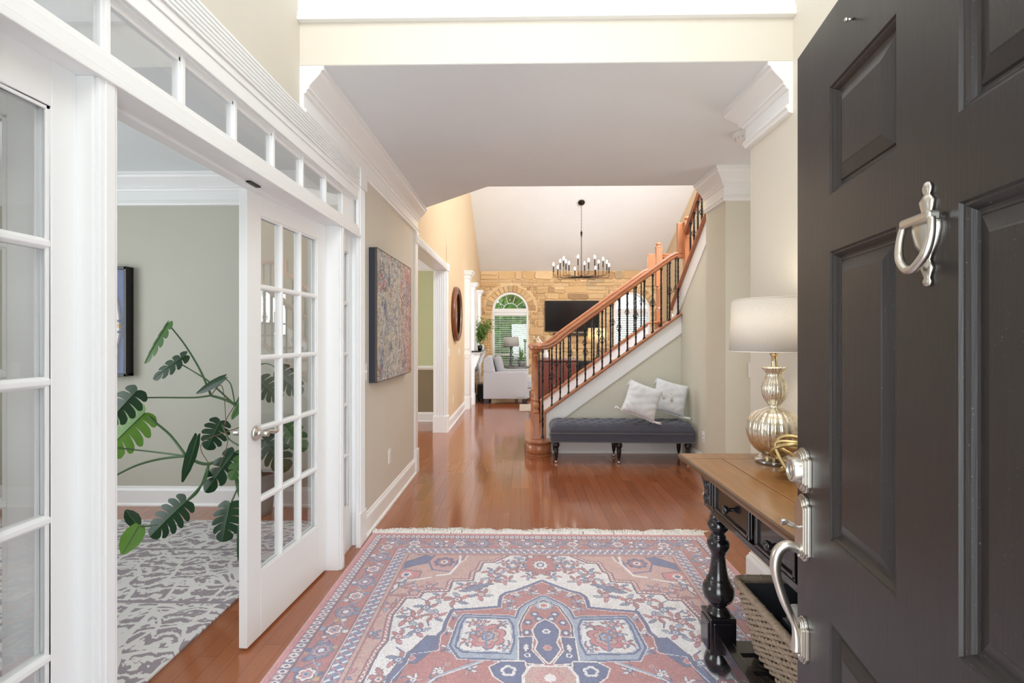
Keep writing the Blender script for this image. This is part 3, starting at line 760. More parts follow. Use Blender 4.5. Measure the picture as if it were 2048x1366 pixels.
def box_newel(x, y, z0, z1):
    q = MB(); s = .043; q.box(x - s, x + s, y - s, y + s, z1 - .62, z1 - .07)
    o = sb(q, 'newel_post', M['oak'], bevel=.004)
    q = MB(); q.box(x - s, x + s, y - s, y + s, z0, z0 + .32); q.v = [tuple(O @ Vector(p)) for p in q.v]; q.build('newel_foot', M['oak'], o, .004)
    q = MB(); a = z0 + .32; b = z1 - .62
    if b > a + .05: q.lathe([(.04, a), (.042, a + .02), (.03, a + .03), (.034, a + .05), (.03, b - .04), (.036, b - .025), (.03, b - .015), (.04, b)], (x, y, 0), 20)
    q.v = [tuple(O @ Vector(p)) for p in q.v]; q.build('turned_shaft', M['oak'], o) if q.v else None
    q = MB(); q.lathe([(.05, z1 - .07), (.05, z1 - .06), (.03, z1 - .05), (.022, z1 - .045), (.034, z1 - .035), (.042, z1 - .018), (.038, z1 - .004), (.024, z1), (0, z1 + .002)], (x, y, 0), 24, cap=False)
    q.v = [tuple(O @ Vector(p)) for p in q.v]; q.build('finial', M['oak'], o)
box_newel(1.965, YN - .06, 1.60, 2.80); box_newel(1.955, YF + .02, 1.45, 2.72)
# iron balusters
def baluster_mesh(h=.71):
    q = MB(); s = .0082; n = 44; vs = []; fs = []
    for i in range(n + 1):
        z = h * i / n; t = z / h; tw = 0
        for a, b in ((.12, .38), (.62, .88)):
            if t > a: tw += min(1, (t - a) / (b - a)) * 720
        for k in range(4):
            an = R(45 + 90 * k + tw); vs.append((s * 1.4 * math.cos(an), s * 1.4 * math.sin(an), z))
    for i in range(n):
        for k in range(4): fs.append((i * 4 + k, i * 4 + (k + 1) % 4, (i + 1) * 4 + (k + 1) % 4, (i + 1) * 4 + k))
    q.add(vs, fs)
    q.prism([(-.016, -.016), (.016, -.016), (.016, .016), (-.016, .016)], 0, .012); q.add([(-.016, -.016, .012), (.016, -.016, .012), (.016, .016, .012), (-.016, .016, .012), (-.009, -.009, .034), (.009, -.009, .034), (.009, .009, .034), (-.009, .009, .034)], [(0, 1, 5, 4), (1, 2, 6, 5), (2, 3, 7, 6), (3, 0, 4, 7), (4, 5, 6, 7)])
    q.box(-.013, .013, -.013, .013, h - .03, h)
    return q
def basket_mesh(zc, h=.09):
    q = MB()
    for k in range(4):
        pts = []
        for i in range(13):
            t = i / 12; a = R(90 * k + 200 * t); r = .005 + .027 * math.sin(math.pi * t); pts.append((r * math.cos(a), r * math.sin(a), zc - h / 2 + h * t))
        q.tube(pts, .0038, 5)
    for dz in (-h / 2, h / 2): q.box(-.0095, .0095, -.0095, .0095, zc + dz - .006, zc + dz + .006)
    return q
_bp = baluster_mesh().build('baluster', M['iron']).data; _bk = basket_mesh(.36).build('baluster_basket', M['iron']).data
for o in [o for o in C.objects if o.data in (_bp, _bk)]: bpy.data.objects.remove(o)
def baluster(x, y, z, bask, h=.71):
    o = bpy.data.objects.new('baluster', _bp); C.objects.link(o); o.parent = st; o.location = (x - 1.1, y - 5.8, z); o.scale = (1, 1, h / .71)
    if bask:
        b = bpy.data.objects.new('baluster_basket', _bk); C.objects.link(b); b.parent = o
for i in range(16):
    x = .375 + .1 * i; baluster(x, YN + .005, capz(x) + .022, i % 2 == 0, .71)
    x = .375 + .1 * i + .035
    if x < 1.78: baluster(x, YF + .02, capz(x) + .022, i % 2 == 1, .71)
baluster(.265, YN, .178, False, 1.06); baluster(.265, YF + .02, .178, False, 1.06)
for i in range(8): baluster(2.08 + .115 * i, YF + .02, 1.602, i % 2 == 1, .9)
for i in range(11):
    y = 5.52 - .115 * i; baluster(XW + .008, y, cap2(y) + .022, i % 2 == 1, .475)

# ================================================================== BENCH
bn = thing('tufted_bench', 'long slate grey tufted bench with nailhead trim on black turned legs under the stairs', 'bench', (1.11, 5.49, 0), -1.2)
BL, BD = 1.555, .44
def tuft():
    nx, ny = 150, 40; vs = []; fs = []
    def hz(x, y):
        u = abs(x) / (BL / 2); v = abs(y) / (BD / 2); e = min(1, (1 - u) * BL / 2 / .075); f = min(1, (1 - v) * BD / 2 / .075)
        edge = math.sqrt(max(0, 1 - (1 - e) ** 2)) * math.sqrt(max(0, 1 - (1 - f) ** 2)); z = .045 + .075 * edge
        sp = .148; d = 9
        a = x / sp; b = y / (sp * .78)
        for rr in range(-2, 3):
            for cc in range(-6, 7):
                px = (cc + (.5 if rr % 2 else 0)) * sp; py = rr * sp * .62
                if abs(px) > BL / 2 - .07 or abs(py) > BD / 2 - .05: continue
                d = min(d, math.hypot(x - px, y - py))
        if d < .09: z -= .034 * math.exp(-(d / .022) ** 2)
        # pleats running diagonally between buttons
        p1 = abs(((x / sp + y / (sp * 1.24)) + .5) % 1 - .5); p2 = abs(((x / sp - y / (sp * 1.24)) + .5) % 1 - .5)
        inn = edge
        z -= inn * (.011 * math.exp(-(p1 / .07) ** 2) + .011 * math.exp(-(p2 / .07) ** 2))
        return z
    for j in range(ny + 1):
        for i in range(nx + 1):
            x = -BL / 2 + BL * i / nx; y = -BD / 2 + BD * j / ny; vs.append((x, y, .325 + hz(x, y)))
    for j in range(ny):
        for i in range(nx): a = j * (nx + 1) + i; fs.append((a, a + 1, a + nx + 2, a + nx + 1))
    q = MB(); q.add(vs, fs, True)
    q.box(-BL / 2, BL / 2, -BD / 2, BD / 2, .325, .37); return q
tuft().build('tufted_seat', M['bench'], bn, recalc=False)
q = MB(); q.box(-BL / 2 + .004, BL / 2 - .004, -BD / 2 + .004, BD / 2 - .004, .235, .34); q.build('seat_apron', M['bench'], bn, .008, 3)
q = MB()
for z in (.243, .338):
    for i in range(90):
        x = -BL / 2 + .015 + (BL - .03) * i / 89
        for y in (-BD / 2 - .001, BD / 2 + .001): q.sphere((x, y, z), .0044, 6, 4)
    for i in range(26):
        y = -BD / 2 + .015 + (BD - .03) * i / 25
        for x in (-BL / 2 - .001, BL / 2 + .001): q.sphere((x, y, z), .0044, 6, 4)
o = q.build('nailhead_trim', plain('pewter_nailheads', (200, 198, 190), .3, 1.0), bn); o['kind'] = 'stuff'
b0 = MB().sphere((0, 0, 0), .009, 8, 5, sc=(1, 1, .5)).build('tufting_button', M['bench'], bn); first = True
for rr in range(-2, 3):
    for cc in range(-6, 7):
        px = (cc + (.5 if rr % 2 else 0)) * .148; py = rr * .148 * .62
        if abs(px) > BL / 2 - .07 or abs(py) > BD / 2 - .05: continue
        if first: o = b0; first = False
        else: o = b0.copy(); C.objects.link(o); o.parent = bn
        o.location = (px, py, .409)
LEG = [(.0, 0), (.012, .002), (.013, .022), (.009, .028), (.009, .05), (.014, .056), (.018, .075), (.0235, .12), (.026, .135), (.019, .14), (.028, .148), (.0235, .158), (.022, .165), (.036, .185), (.039, .2), (.034, .22), (.02, .232), (.024, .236)]
for x in (-.715, -.03, .715):
    for y in (-.165, .165):
        l = MB().lathe(LEG, (x, y, 0), 18, cap=False).build('leg', M['black'], bn)
        MB().lathe([(.0, 0), (.0125, .001), (.0138, .012), (.0138, .024), (.0125, .027)], (x, y, 0), 14, cap=False).build('caster_cup', M['nickel'], l)

# ================================================================== PILLOWS
def pillow(loc, rot, label, tassel_centre=False, w=.37):
    t = thing('throw_pillow', label, 'pillow', loc, 0, 'white pillows on the bench'); t.rotation_mode = 'XYZ'; t.rotation_euler = tuple(R(a) for a in rot)
    n = 28; vs = []; fs = []; rs = random.Random(int(loc[0] * 100)); ph = [rs.uniform(0, 6) for _ in range(8)]
    def P(i, j, s):
        u = -1 + 2 * i / n; v = -1 + 2 * j / n
        pin = 1 - .075 * (1 - abs(v) ** 2.5) * 1 ; pin2 = 1 - .075 * (1 - abs(u) ** 2.5)
        x = u * w / 2 * (1 - .07 * (1 - v * v) * abs(u) ** 3); z = v * w / 2 * (1 - .07 * (1 - u * u) * abs(v) ** 3)
        th = .075 * ((1 - u ** 4) * (1 - v ** 4)) ** .55
        wr = .003 * math.sin(9 * u + 4 * v + ph[0]) * (1 - u * u) + .002 * math.sin(14 * v - 6 * u + ph[1]) * (1 - v * v) + .003 * math.sin(22 * u * v + ph[2])
        return (x, s * (th + (wr if th > .01 else 0)), z)
    for s in (-1, 1):
        o_ = len(vs)
        for j in range(n + 1):
            for i in range(n + 1): vs.append(P(i, j, s))
        for j in range(n):
            for i in range(n):
                a = o_ + j * (n + 1) + i; f = (a, a + 1, a + n + 2, a + n + 1); fs.append(f if s < 0 else f[::-1])
    q = MB(); q.add(vs, fs, True); q.build('cover', M['pillow'], t)
    # ruffled edge piping
    e = []
    for k in range(120):
        a = k / 120 * 4; sd = int(a); f = a - sd; u, v = ((-1 + 2 * f, -1), (1, -1 + 2 * f), (1 - 2 * f, 1), (-1, 1 - 2 * f))[sd]
        x = u * w / 2 * (1 - .07 * (1 - v * v) * abs(u) ** 3); z = v * w / 2 * (1 - .07 * (1 - u * u) * abs(v) ** 3); e.append((x, rs.uniform(-.003, .003), z))
    MB().tube(e, [.006 + .003 * math.sin(k * 1.9) for k in range(120)], 7, closed=True).build('piping', M['pillow'], t)
    Mi = (Matrix.Rotation(t.rotation_euler.z, 4, 'Z') @ Matrix.Rotation(t.rotation_euler.y, 4, 'Y') @ Matrix.Rotation(t.rotation_euler.x, 4, 'X')).inverted()
    down = (Mi @ Vector((0, 0, -1, 0))).to_3d().normalized()
    def tass(p, d, L=.085):
        q = MB(); p = Vector(p); d = Vector(d).normalized(); q.sphere(p + d * .008, .009, 10, 7)
        sd = d.orthogonal().normalized(); s2 = d.cross(sd)
        for k in range(16):
            a = 2 * math.pi * k / 16; r = .012
            q.tube([p + d * .01, p + d * .03 + (sd * math.cos(a) + s2 * math.sin(a)) * .009, p + d * L * rs.uniform(.9, 1.05) + (sd * math.cos(a) + s2 * math.sin(a)) * r * rs.uniform(.7, 1.3)], .0028, 5)
        q.tube([p + d * .018 + (sd * math.cos(a) + s2 * math.sin(a)) * .009 for a in [2 * math.pi * k / 10 for k in range(10)]], .0025, 5, closed=True)
        q.build('tassel', M['tassel'], t)
    h = w / 2
    tass((h * .98, -.004, h * .96), down + Vector((.25, -.1, 0)))
    tass((-h * .98, .004, h * .96), down + Vector((-.4, .5, 0)))
    tass((h * .97, -.01, -h * .95), Vector((1, -.5, .02)))
    tass((-h * .97, -.0, -h * .95), Vector((-1, -.35, .1)))
    if tassel_centre: tass((-h * .12, -.088, h * .25), down + Vector((0, -.1, 0)), .1)
    return t
pillow((1.335, 5.36, .682), (-16, 20, -4), 'white tasselled pillow in front, leaning on the left of the pair')
pillow((1.70, 5.545, .692), (-14, 15, -3), 'white pillow with a hanging centre tassel, behind and right of the other', True)
# ================================================================== CONSOLE TABLE
ct = thing('console_table', 'brown plank-topped console table on turned black legs by the entrance door', 'console table', (1.0, 1.62, .0098))
def part(mbq, base, name, m, parent, bevel=0, **k):
    mbq.v = [(a - base[0], b - base[1], c - base[2]) for a, b, c in mbq.v]; return mbq.build(name, m, parent, bevel, **k)
CB = (1.0, 1.62, 0)
TX0, TX1, TY0, TY1, TZ = .728, 1.275, .98, 2.225, .842
q = MB()
bw = .095
q.box(TX0, TX1, TY1 - bw, TY1, TZ - .028, TZ).box(TX0, TX1, TY0, TY0 + bw, TZ - .028, TZ)
q.box(TX0, TX0 + .149, TY0 + bw + .003, TY1 - bw - .003, TZ - .028, TZ).box(TX0 + .153, TX1 - .153, TY0 + bw + .003, TY1 - bw - .003, TZ - .028, TZ).box(TX1 - .149, TX1, TY0 + bw + .003, TY1 - bw - .003, TZ - .028, TZ)
part(q, CB, 'tabletop', M['tabletop'], ct, .0015)
part(MB().mould([(TX0, TY0), (TX1, TY0), (TX1, TY1), (TX0, TY1)], [(0, 0), (.006, -.004), (.009, -.012), (.007, -.02), (-.006, -.028), (-.02, -.034), (-.02, -.004)], TZ, -1, closed=True), CB, 'table_edge', wood('dark_walnut_edge', (62, 38, 22), (98, 62, 36), 1, .3), ct)
part(MB().box(TX0 + .01, TX1 - .01, TY0 + .01, TY1 - .01, TZ - .034, TZ - .026), CB, 'table_subtop', M['dark'], ct)
LX0, LX1, LYN, LYF = .81, 1.2, 1.3, 2.0; TZ_ = TZ; DZ = .0098
q = MB(); zb, zt = .672, TZ - .034
q.box(LX0 - .025, LX0 - .005, LYN, LYF, zb, zt).box(LX1 + .005, LX1 + .025, LYN, LYF, zb, zt).box(LX0, LX1, LYF - .005, LYF + .02, zb, zt).box(LX0, LX1, LYN - .02, LYN + .005, zb, zt)
q.box(LX0 - .042, LX0 - .02, LYN + .05, LYF - .05, zb - .012, zb + .012)
part(q, CB, 'apron', M['tabledark'], ct, .003)
for y0, y1 in ((1.64, 1.935), (1.365, 1.60)):
    q = MB(); x = LX0 - .026
    q.box(x - .012, x, y0, y1, zb + .018, zt - .008)
    for a, b, c, d in ((y0, y1, zb + .018, zb + .03), (y0, y1, zt - .02, zt - .008), (y0, y0 + .014, zb + .018, zt - .008), (y1 - .014, y1, zb + .018, zt - .008)): q.box(x - .02, x - .01, a, b, c, d)
    dr = part(q, CB, 'drawer', M['tabledark'], ct, .003)
    ym = (y0 + y1) / 2
    k_ = MB(); k_.lathe([(.008, 0), (.006, .012), (.012, .018), (.016, .026), (.014, .033), (0, .036)], seg=20, T=Tr(x - .01, ym, (zb + zt) / 2) @ Rot(-90, 'Y'), cap=False)
    part(k_, CB, 'drawer_knob', M['tabledark'], dr)
def wprof(ys): return [(wd * 3.67e-4, .957 - .000734 * y) for y, wd in ys]
LP = [(.0, .0), (.02, .0), (.042, .012), (.054, .035), (.056, .052), (.05, .075), (.034, .092), (.03, .1)]
SH = wprof([(970, 130), (962, 130), (950, 118), (935, 92), (925, 82), (915, 96), (905, 118), (890, 146), (868, 164), (845, 169), (822, 164), (806, 146), (796, 132), (790, 126), (782, 128), (778, 116), (760, 104), (730, 92), (700, 82), (665, 76), (640, 76), (634, 88), (628, 88), (622, 96), (608, 112), (590, 121), (572, 118), (560, 104), (556, 84), (550, 82), (546, 86), (540, 84), (536, 76), (526, 72), (518, 82), (505, 104), (490, 116), (476, 116), (462, 106), (452, 90), (448, 84), (440, 92), (434, 92), (428, 80), (418, 84), (404, 88), (392, 88)])
for lx in (LX0, LX1):
    for ly in (LYN, LYF):
        q = MB(); q.lathe([(r, z) for r, z in SH], (lx, ly, 0), 28)
        leg = part(q, CB, 'leg', M['tabledark'], ct)
        q = MB(); q.lathe(LP, (lx, ly, 0), 24, cap=False); part(q, CB, 'foot', M['tabledark'], leg)
        q = MB(); q.box(lx - .052, lx + .052, ly - .052, ly + .052, .1, .246)
        q.box(lx - .058, lx - .05, ly - .04, ly + .04, .115, .23).box(lx - .04, lx + .04, ly - .058, ly - .05, .115, .23)
        part(q, CB, 'leg_block', M['tabledark'], leg, .005)
        q = MB(); q.box(lx - .043, lx + .043, ly - .043, ly + .043, .668, TZ - .034)
        for i in range(4): q.box(lx - .048, lx - .042, ly - .032 + i * .018, ly - .024 + i * .018, .69, TZ - .05)
        part(q, CB, 'corner_block', M['tabledark'], leg, .003)
# carved brackets under the overhang at both ends
for ly, sg in ((LYF, 1), (LYN, -1)):
    for lx in (LX0, LX1):
        y0 = ly + sg * .043
        prof = [(0, .672), (.012, .672), (.022, .70), (.03, .735), (.05, .755), (.075, .775), (.1, .8), (.128, .81), (.128, TZ - .034), (0, TZ - .034)]
        q = MB().prism([(y0 + sg * a, z) for a, z in prof], lx - .03, lx + .03, 'YZ')
        o = part(q, CB, 'corbel', M['tabledark'], ct, .003)
    for z in (.712, .768):
        q = MB(); ring = [(LX0 - .046, ly + .024 * math.cos(t), z + .024 * math.sin(t)) for t in [2 * math.pi * k / 20 for k in range(20)]]
        q.tube(ring, .006, 6, closed=True); q.sphere((LX0 - .044, ly, z), .012, 10, 6)
        part(q, CB, 'carved_ring', M['tabledark'], ct)
q = MB(); q.box(LX0 - .02, LX0 + .02, LYN, LYF, .125, .178).box(LX1 - .02, LX1 + .02, LYN, LYF, .125, .178)
for i in range(6): q.box(LX0, LX1, LYN + .06 + i * .1, LYN + .14 + i * .1, .15, .168)
part(q, CB, 'lower_shelf', M['tabledark'], ct, .003)

# ---- woven basket
bk = thing('wicker_basket', 'tapered grey-brown woven basket standing on the lower shelf of the console table', 'basket', (1.03, 1.67, .179))
wick = G('sea_grass_rope'); p = wick.obj(); n = wick.noise(p, 140, 4)
wick.pr(col=wick.mix(n, lin((104, 86, 70)), lin((186, 166, 144))), rough=.85); wick.bump(wick.noise(p, 320, 3), .5, .002)
def loop(hx, hy, z, amp, ph, n=230, rc=.03):
    pts = []
    per = 2 * (2 * hx + 2 * hy)
    for k in range(n):
        s = k / n * per
        if s < 2 * hx: x, y, nx, ny = -hx + s, -hy, 0, -1
        elif s < 2 * hx + 2 * hy: x, y, nx, ny = hx, -hy + s - 2 * hx, 1, 0
        elif s < 4 * hx + 2 * hy: x, y, nx, ny = hx - (s - 2 * hx - 2 * hy), hy, 0, 1
        else: x, y, nx, ny = -hx, hy - (s - 4 * hx - 2 * hy), -1, 0
        # round the corners
        cx_ = max(-hx + rc, min(hx - rc, x)); cy_ = max(-hy + rc, min(hy - rc, y)); d = Vector((x - cx_, y - cy_))
        if d.length > 1e-6 and (abs(x) > hx - rc and abs(y) > hy - rc): d = d.normalized() * rc; x, y = cx_ + d.x, cy_ + d.y; nx, ny = d.normalized()
        w_ = amp * math.sin(s / .019 * math.pi + ph) if amp else 0
        pts.append((x + nx * w_, y + ny * w_, z + (.0015 * math.sin(s * 60 + ph) if amp else 0)))
    return pts
q = MB(); NL = 15
for k in range(NL):
    t = k / (NL - 1); hx = .135 + .045 * t; hy = .20 + .06 * t; z = .01 + .225 * t
    big = k % 4 == 2
    q.tube(loop(hx, hy, z, (.0065 if not big else .003), (k % 2) * math.pi), (.0062 if not big else .0095), 6, closed=True)
q.build('woven_wall', wick.m, bk)
q = MB(); q.tube(loop(.183, .263, .248, 0, 0, 90), .0145, 9, closed=True)
pts = loop(.183, .263, .248, 0, 0, 240)
hel = []
for k, p_ in enumerate(pts + pts[:1]):
    a = k * .9; c_ = Vector((p_[0], p_[1], 0)).normalized(); hel.append((p_[0] + c_.x * .0135 * math.cos(a), p_[1] + c_.y * .0135 * math.cos(a), p_[2] + .0135 * math.sin(a)))
q.tube(hel, .0035, 5); q.build('rope_rim', wick.m, bk)
q = MB(); q.box(-.13, .13, -.195, .195, .0, .012); q.build('basket_base', wick.m, bk)
q = MB(); n4 = [(-.164, -.243), (.164, -.243), (.164, .243), (-.164, .243)]; n5 = [(-.119, -.183), (.119, -.183), (.119, .183), (-.119, .183)]
q.add([(x, y, .24) for x, y in n4] + [(x, y, .012) for x, y in n5], [(0, 1, 5, 4), (1, 2, 6, 5), (2, 3, 7, 6), (3, 0, 4, 7), (4, 5, 6, 7)])
q.build('dark_lining', plain('charcoal_liner', (46, 50, 54), .8, bump=.6, scale=60), bk, recalc=False)
q = MB(); nx = 14; vs = []; fs = []
for j in range(nx + 1):
    for i in range(nx + 1):
        u, v = i / nx * 2 - 1, j / nx * 2 - 1; vs.append((u * .108, v * .165, .03 + .13 * (1 - u ** 4) * (1 - v ** 4) + .012 * math.sin(7 * u + 5 * v)))
for j in range(nx):
    for i in range(nx): a = j * (nx + 1) + i; fs.append((a, a + 1, a + nx + 2, a + nx + 1))
q.add(vs, fs, True); q.box(-.1, .1, -.16, .16, .014, .035)
bag = q.build('folded_bag', plain('glossy_oxblood_plastic', (52, 16, 18), .18, spec=.7, coat=.6)); bag.location = (1.03, 1.67, .182)
tag(bag, 'glossy dark red folded bag lying inside the woven basket', 'bag')
q = MB(); q.lathe([(0, 0), (.042, 0), (.046, .006), (.046, .03), (.042, .037), (0, .038)], seg=28, cap=False, T=Matrix.Diagonal((1, 1.3, 1, 1)))
cp = q.build('white_tub', M['white_plastic']); cp.location = (.99, 1.72, .376); cp.rotation_euler = (R(4), 0, 0); tag(cp, 'small white oval lidded tub on top of the things in the basket', 'tub')
q = MB(); q.box(-.05, .05, -.045, .045, 0, .02); pk = q.build('grey_pouch', plain('grey_vinyl', (78, 82, 86), .4), None, .006, 3); pk.location = (.99, 1.72, .353); tag(pk, 'flat grey pouch in the basket, under the white tub', 'pouch')

# ---- table lamp
TZ = TZ + .0098
lp = thing('table_lamp', 'ribbed mercury glass gourd lamp with oatmeal drum shade on the console table', 'lamp', (1.068, 2.06, TZ))
g = G('mercury_glass'); p = g.obj(); n = g.noise(p, 75, 6, .7); n2 = g.noise(p, 14, 4)
sp = g.math('GREATER_THAN', n, .56); z_ = g.n('SeparateXYZ', {0: p}).outputs[2]
lowgold = g.math('SUBTRACT', 1.0, g.math('MULTIPLY', g.math('SUBTRACT', z_, .05), 14.0)); lowgold = g.n('Clamp', {0: lowgold}).outputs[0]
base_c = g.mix(g.math('MAXIMUM', lowgold, g.math('MULTIPLY', n2, .45)), lin((232, 230, 220)), lin((206, 176, 112)))
g.pr(col=g.mix(g.math('MULTIPLY', sp, .55), base_c, lin((176, 150, 100))), metal=.85, rough=g.math('MULTIPLY_ADD', n, .3, .05), coat=.6, coatr=.03); g.bump(n, .15, .002)
rib = lambda a, z: 1 + (.045 * abs(math.cos(a * 11)) - .03) * min(1, max(0, (z - .04) / .05))
V_ = [(.045, .036), (.06, .045), (.078, .06), (.094, .085), (.105, .12), (.108, .15), (.103, .178), (.09, .2), (.068, .218), (.042, .228), (.026, .236), (.023, .243), (.028, .252), (.04, .27), (.048, .292), (.05, .312), (.046, .334), (.037, .352), (.031, .368), (.031, .378), (.038, .39), (.047, .397), (.048, .403), (.04, .406)]
q = MB(); q.lathe([(r, z) for r, z in V_], seg=176, rfun=rib); q.build('glass_body', g.m, lp)
gg = G('clear_acrylic'); gg.t.nodes.remove(gg.b); _f = gg.math('MULTIPLY_ADD', gg.n('LayerWeight', {'Blend': .5}).outputs['Facing'], .45, .12)
_m = gg.n('MixShader', {0: _f, 1: gg.n('BsdfTransparent', {0: (.95, .95, .93, 1)}), 2: gg.n('BsdfGlossy', {0: (1, 1, 1, 1), 'Roughness': .05})}); gg.t.links.new(_m.outputs[0], gg.out.inputs[0])
q = MB(); q.lathe([(.0, 0), (.074, 0), (.076, .003), (.076, .014), (.073, .018), (.06, .02), (.058, .036), (0, .038)], seg=48, cap=False); q.build('acrylic_base', gg.m, lp)
q = MB(); q.lathe([(.012, .404), (.0135, .41), (.012, .415), (.011, .45), (.016, .456), (.02, .462), (.018, .47), (.012, .476), (.012, .50)], seg=24); q.tube([(-.02, 0, .468), (-.028, 0, .468)], .003, 8); q.build('neck', M['brass'], lp)
q = MB(); n = 64; vs = []; fs = []
for r, z in ((.175, .468), (.1655, .688), (.164, .688), (.1735, .468)):
    for k in range(n): a = 2 * math.pi * k / n; vs.append((r * math.cos(a), r * math.sin(a), z))
for i in range(4):
    for k in range(n): fs.append((i * n + k, i * n + (k + 1) % n, ((i + 1) % 4) * n + (k + 1) % n, ((i + 1) % 4) * n + k))
q.add(vs, fs, True); sh = q.build('lamp_shade', M['shade'], lp)
q = MB()
for r, z in ((.175, .4695), (.1655, .6865)): q.tube([(r * math.cos(a), r * math.sin(a), z) for a in [2 * math.pi * k / 48 for k in range(48)]], .0022, 6, closed=True)
q.build('shade_trim', plain('linen_binding', (224, 212, 200), .8), sh)
q = MB(); q.sphere((0, 0, .56), .027, 16, 12, sc=(1, 1, 1.25)); q.build('bulb', emit('warm_bulb', (1, .85, .62, 1), 12), lp)
ld = bpy.data.lights.new('lamp_light', 'POINT'); ld.energy = 7.5; ld.color = (1, .88, .7); ld.shadow_soft_size = .045
lo = bpy.data.objects.new('lamp_light', ld); C.objects.link(lo); lo.location = (1.068, 2.06, TZ + .615)

# ---- gold knot ornament
kt = MB(); pts = []
for k in range(150):
    t = 2 * math.pi * k / 150; a, b = 2, 5
    r = .052 + .022 * math.cos(b * t); pts.append((r * math.cos(a * t) * 1.05, .055 * math.sin(b * t) * .9 + .012 * math.sin(a * t), r * math.sin(a * t) * 1.0 + .07))
kt.tube(pts, .0074, 9, closed=True)
pts2 = []
for k in range(120):
    t = 2 * math.pi * k / 120; pts2.append((.07 * math.cos(t), .03 * math.sin(3 * t), .07 + .06 * math.sin(t + .5 * math.sin(2 * t))))
kt.tube(pts2, .0068, 9, closed=True)
zmin = min(v[2] for v in kt.v)
ko = kt.build('knot_ornament', M['gold']); ko.location = (1.03, 1.84, TZ - zmin); ko.rotation_euler = (0, 0, R(20)); tag(ko, 'gilded open rope knot ornament on the console table beside the lamp base', 'ornament')

# ================================================================== WALL THINGS IN THE HALL
pt = thing('abstract_painting', 'large abstract painting in grey, blue and coral with deep dark edges on the left wall', 'painting', (XL, 3.965, 1.54))
g = G('abstract_brushwork'); p = g.obj()
nA = g.n('TexNoise', {'Vector': g.scalev(p, (1, 7, 3.2)), 'Scale': 1.6, 'Detail': 6.0, 'Roughness': .6, 'Distortion': 2.2}).outputs
ln = g.math('ABSOLUTE', g.math('SUBTRACT', g.noise(g.scalev(p, (1, 1.6, 1)), 5.5, 3, .5, 2.4), .5))
ln2 = g.math('ABSOLUTE', g.math('SUBTRACT', g.noise(g.scalev(p, (1, 1.2, 1.3)), 9, 2, .5, 1.5), .5))
sp = g.n('SeparateXYZ', {0: p}); yn = g.math('MULTIPLY_ADD', sp.outputs[1], .9, .5); zn = g.math('MULTIPLY_ADD', sp.outputs[2], .95, .5)
c = g.ramp(nA[0], [(.3, lin((92, 108, 134))), (.42, lin((140, 150, 162))), (.5, lin((206, 202, 194))), (.57, lin((170, 164, 156))), (.68, lin((218, 198, 150)))])
cor = g.math('MULTIPLY', g.n('Clamp', {0: g.math('MULTIPLY_ADD', yn, 2.6, -1.45)}).outputs[0], .6)
c = g.mix(cor, c, lin((206, 128, 116)))
blu = g.math('MULTIPLY', g.math('GREATER_THAN', g.noise(p, 3.1, 2, .5, 1.0), .58), .4); c = g.mix(blu, c, lin((86, 106, 150)))
red = g.math('MULTIPLY', g.math('GREATER_THAN', g.noise(g.scalev(p, (1, 2, 1)), 3.7, 2, .5, 1.2), .66), .65); c = g.mix(red, c, lin((196, 74, 62)))
c = g.mix(g.math('MULTIPLY', g.math('GREATER_THAN', g.noise(p, 4.3, 2, .5, .6), .68), .6), c, lin((122, 104, 96)))
c = g.mix(g.math('MULTIPLY', g.math('LESS_THAN', ln, .02), .8), c, lin((58, 56, 60))); c = g.mix(g.math('MULTIPLY', g.math('LESS_THAN', ln2, .018), .6), c, lin((240, 236, 226)))
g.pr(col=c, rough=.5); g.bump(nA[0], .4, .01)
MB().box(.045, .058, -.525, .525, -.478, .478).build('canvas', g.m, pt)
MB().box(.0, .046, -.53, .53, -.483, .483).build('frame_edge', plain('ink_blue_edge', (40, 46, 60), .6), pt, .002)
q = MB()
for a, b, c_, d in ((-.53, .53, .478, .483), (-.53, .53, -.483, -.478), (-.53, -.525, -.483, .483), (.525, .53, -.483, .483)): q.box(.045, .06, a, b, c_, d)
q.build('frame_lip', plain('thin_bronze_lip', (92, 78, 66), .5), pt)

def wallplate(name, label, face, pos, kind='outlet', size=(.072, .118)):
    """face: rotation about Z so that local +y looks out of the wall"""
    t = thing(name, label, 'wall plate', pos, face)
    w_, h_ = size
    MB().box(-w_ / 2, w_ / 2, 0, .006, -h_ / 2, h_ / 2).build('cover_plate', M['white_plastic'], t, .0025, 3)
    if kind == 'outlet':
        for z in (-.02, .02):
            r = MB().lathe([(.0165, .005), (.0165, .0075), (0, .0075)], seg=20, T=Tr(0, 0, z) @ Rot(-90, 'X'), cap=False).build('receptacle', M['white_plastic'], t)
            MB().box(-.007, -.005, .0072, .0079, z - .005, z + .006).box(.005, .007, .0072, .0079, z - .005, z + .006).build('slots', M['slot'], r)
    else:
        MB().box(-.006, .006, .005, .016, -.004, .012).build('toggle', M['white_plastic'], t, .001)
        MB().box(-.009, .009, .0055, .0068, -.014, .014).build('toggle_slot', M['white_plastic'], t)
    return t
wallplate('light_switch', 'white light switch on the left wall between door casing and painting', -90, (XL, 3.345, 1.14), 'switch')
wallplate('wall_outlet', 'white outlet low on the left wall below the painting', -90, (XL, 3.97, .405))
wallplate('light_switch', 'white switch on the peach wall right beside the dining room opening', -90, (XL, 7.26, 1.16), 'switch', (.12, .118))
wallplate('light_switch', 'white switch on the peach wall between round mirror and white pilaster', -90, (XL, 8.5, 1.13), 'switch')
wallplate('wall_outlet', 'white outlet low on the peach wall under the round mirror', -90, (XL, 7.75, .39))
wallplate('wall_outlet', 'white outlet low on the wall right of the tufted bench', 90, (XW, 5.1, .34))
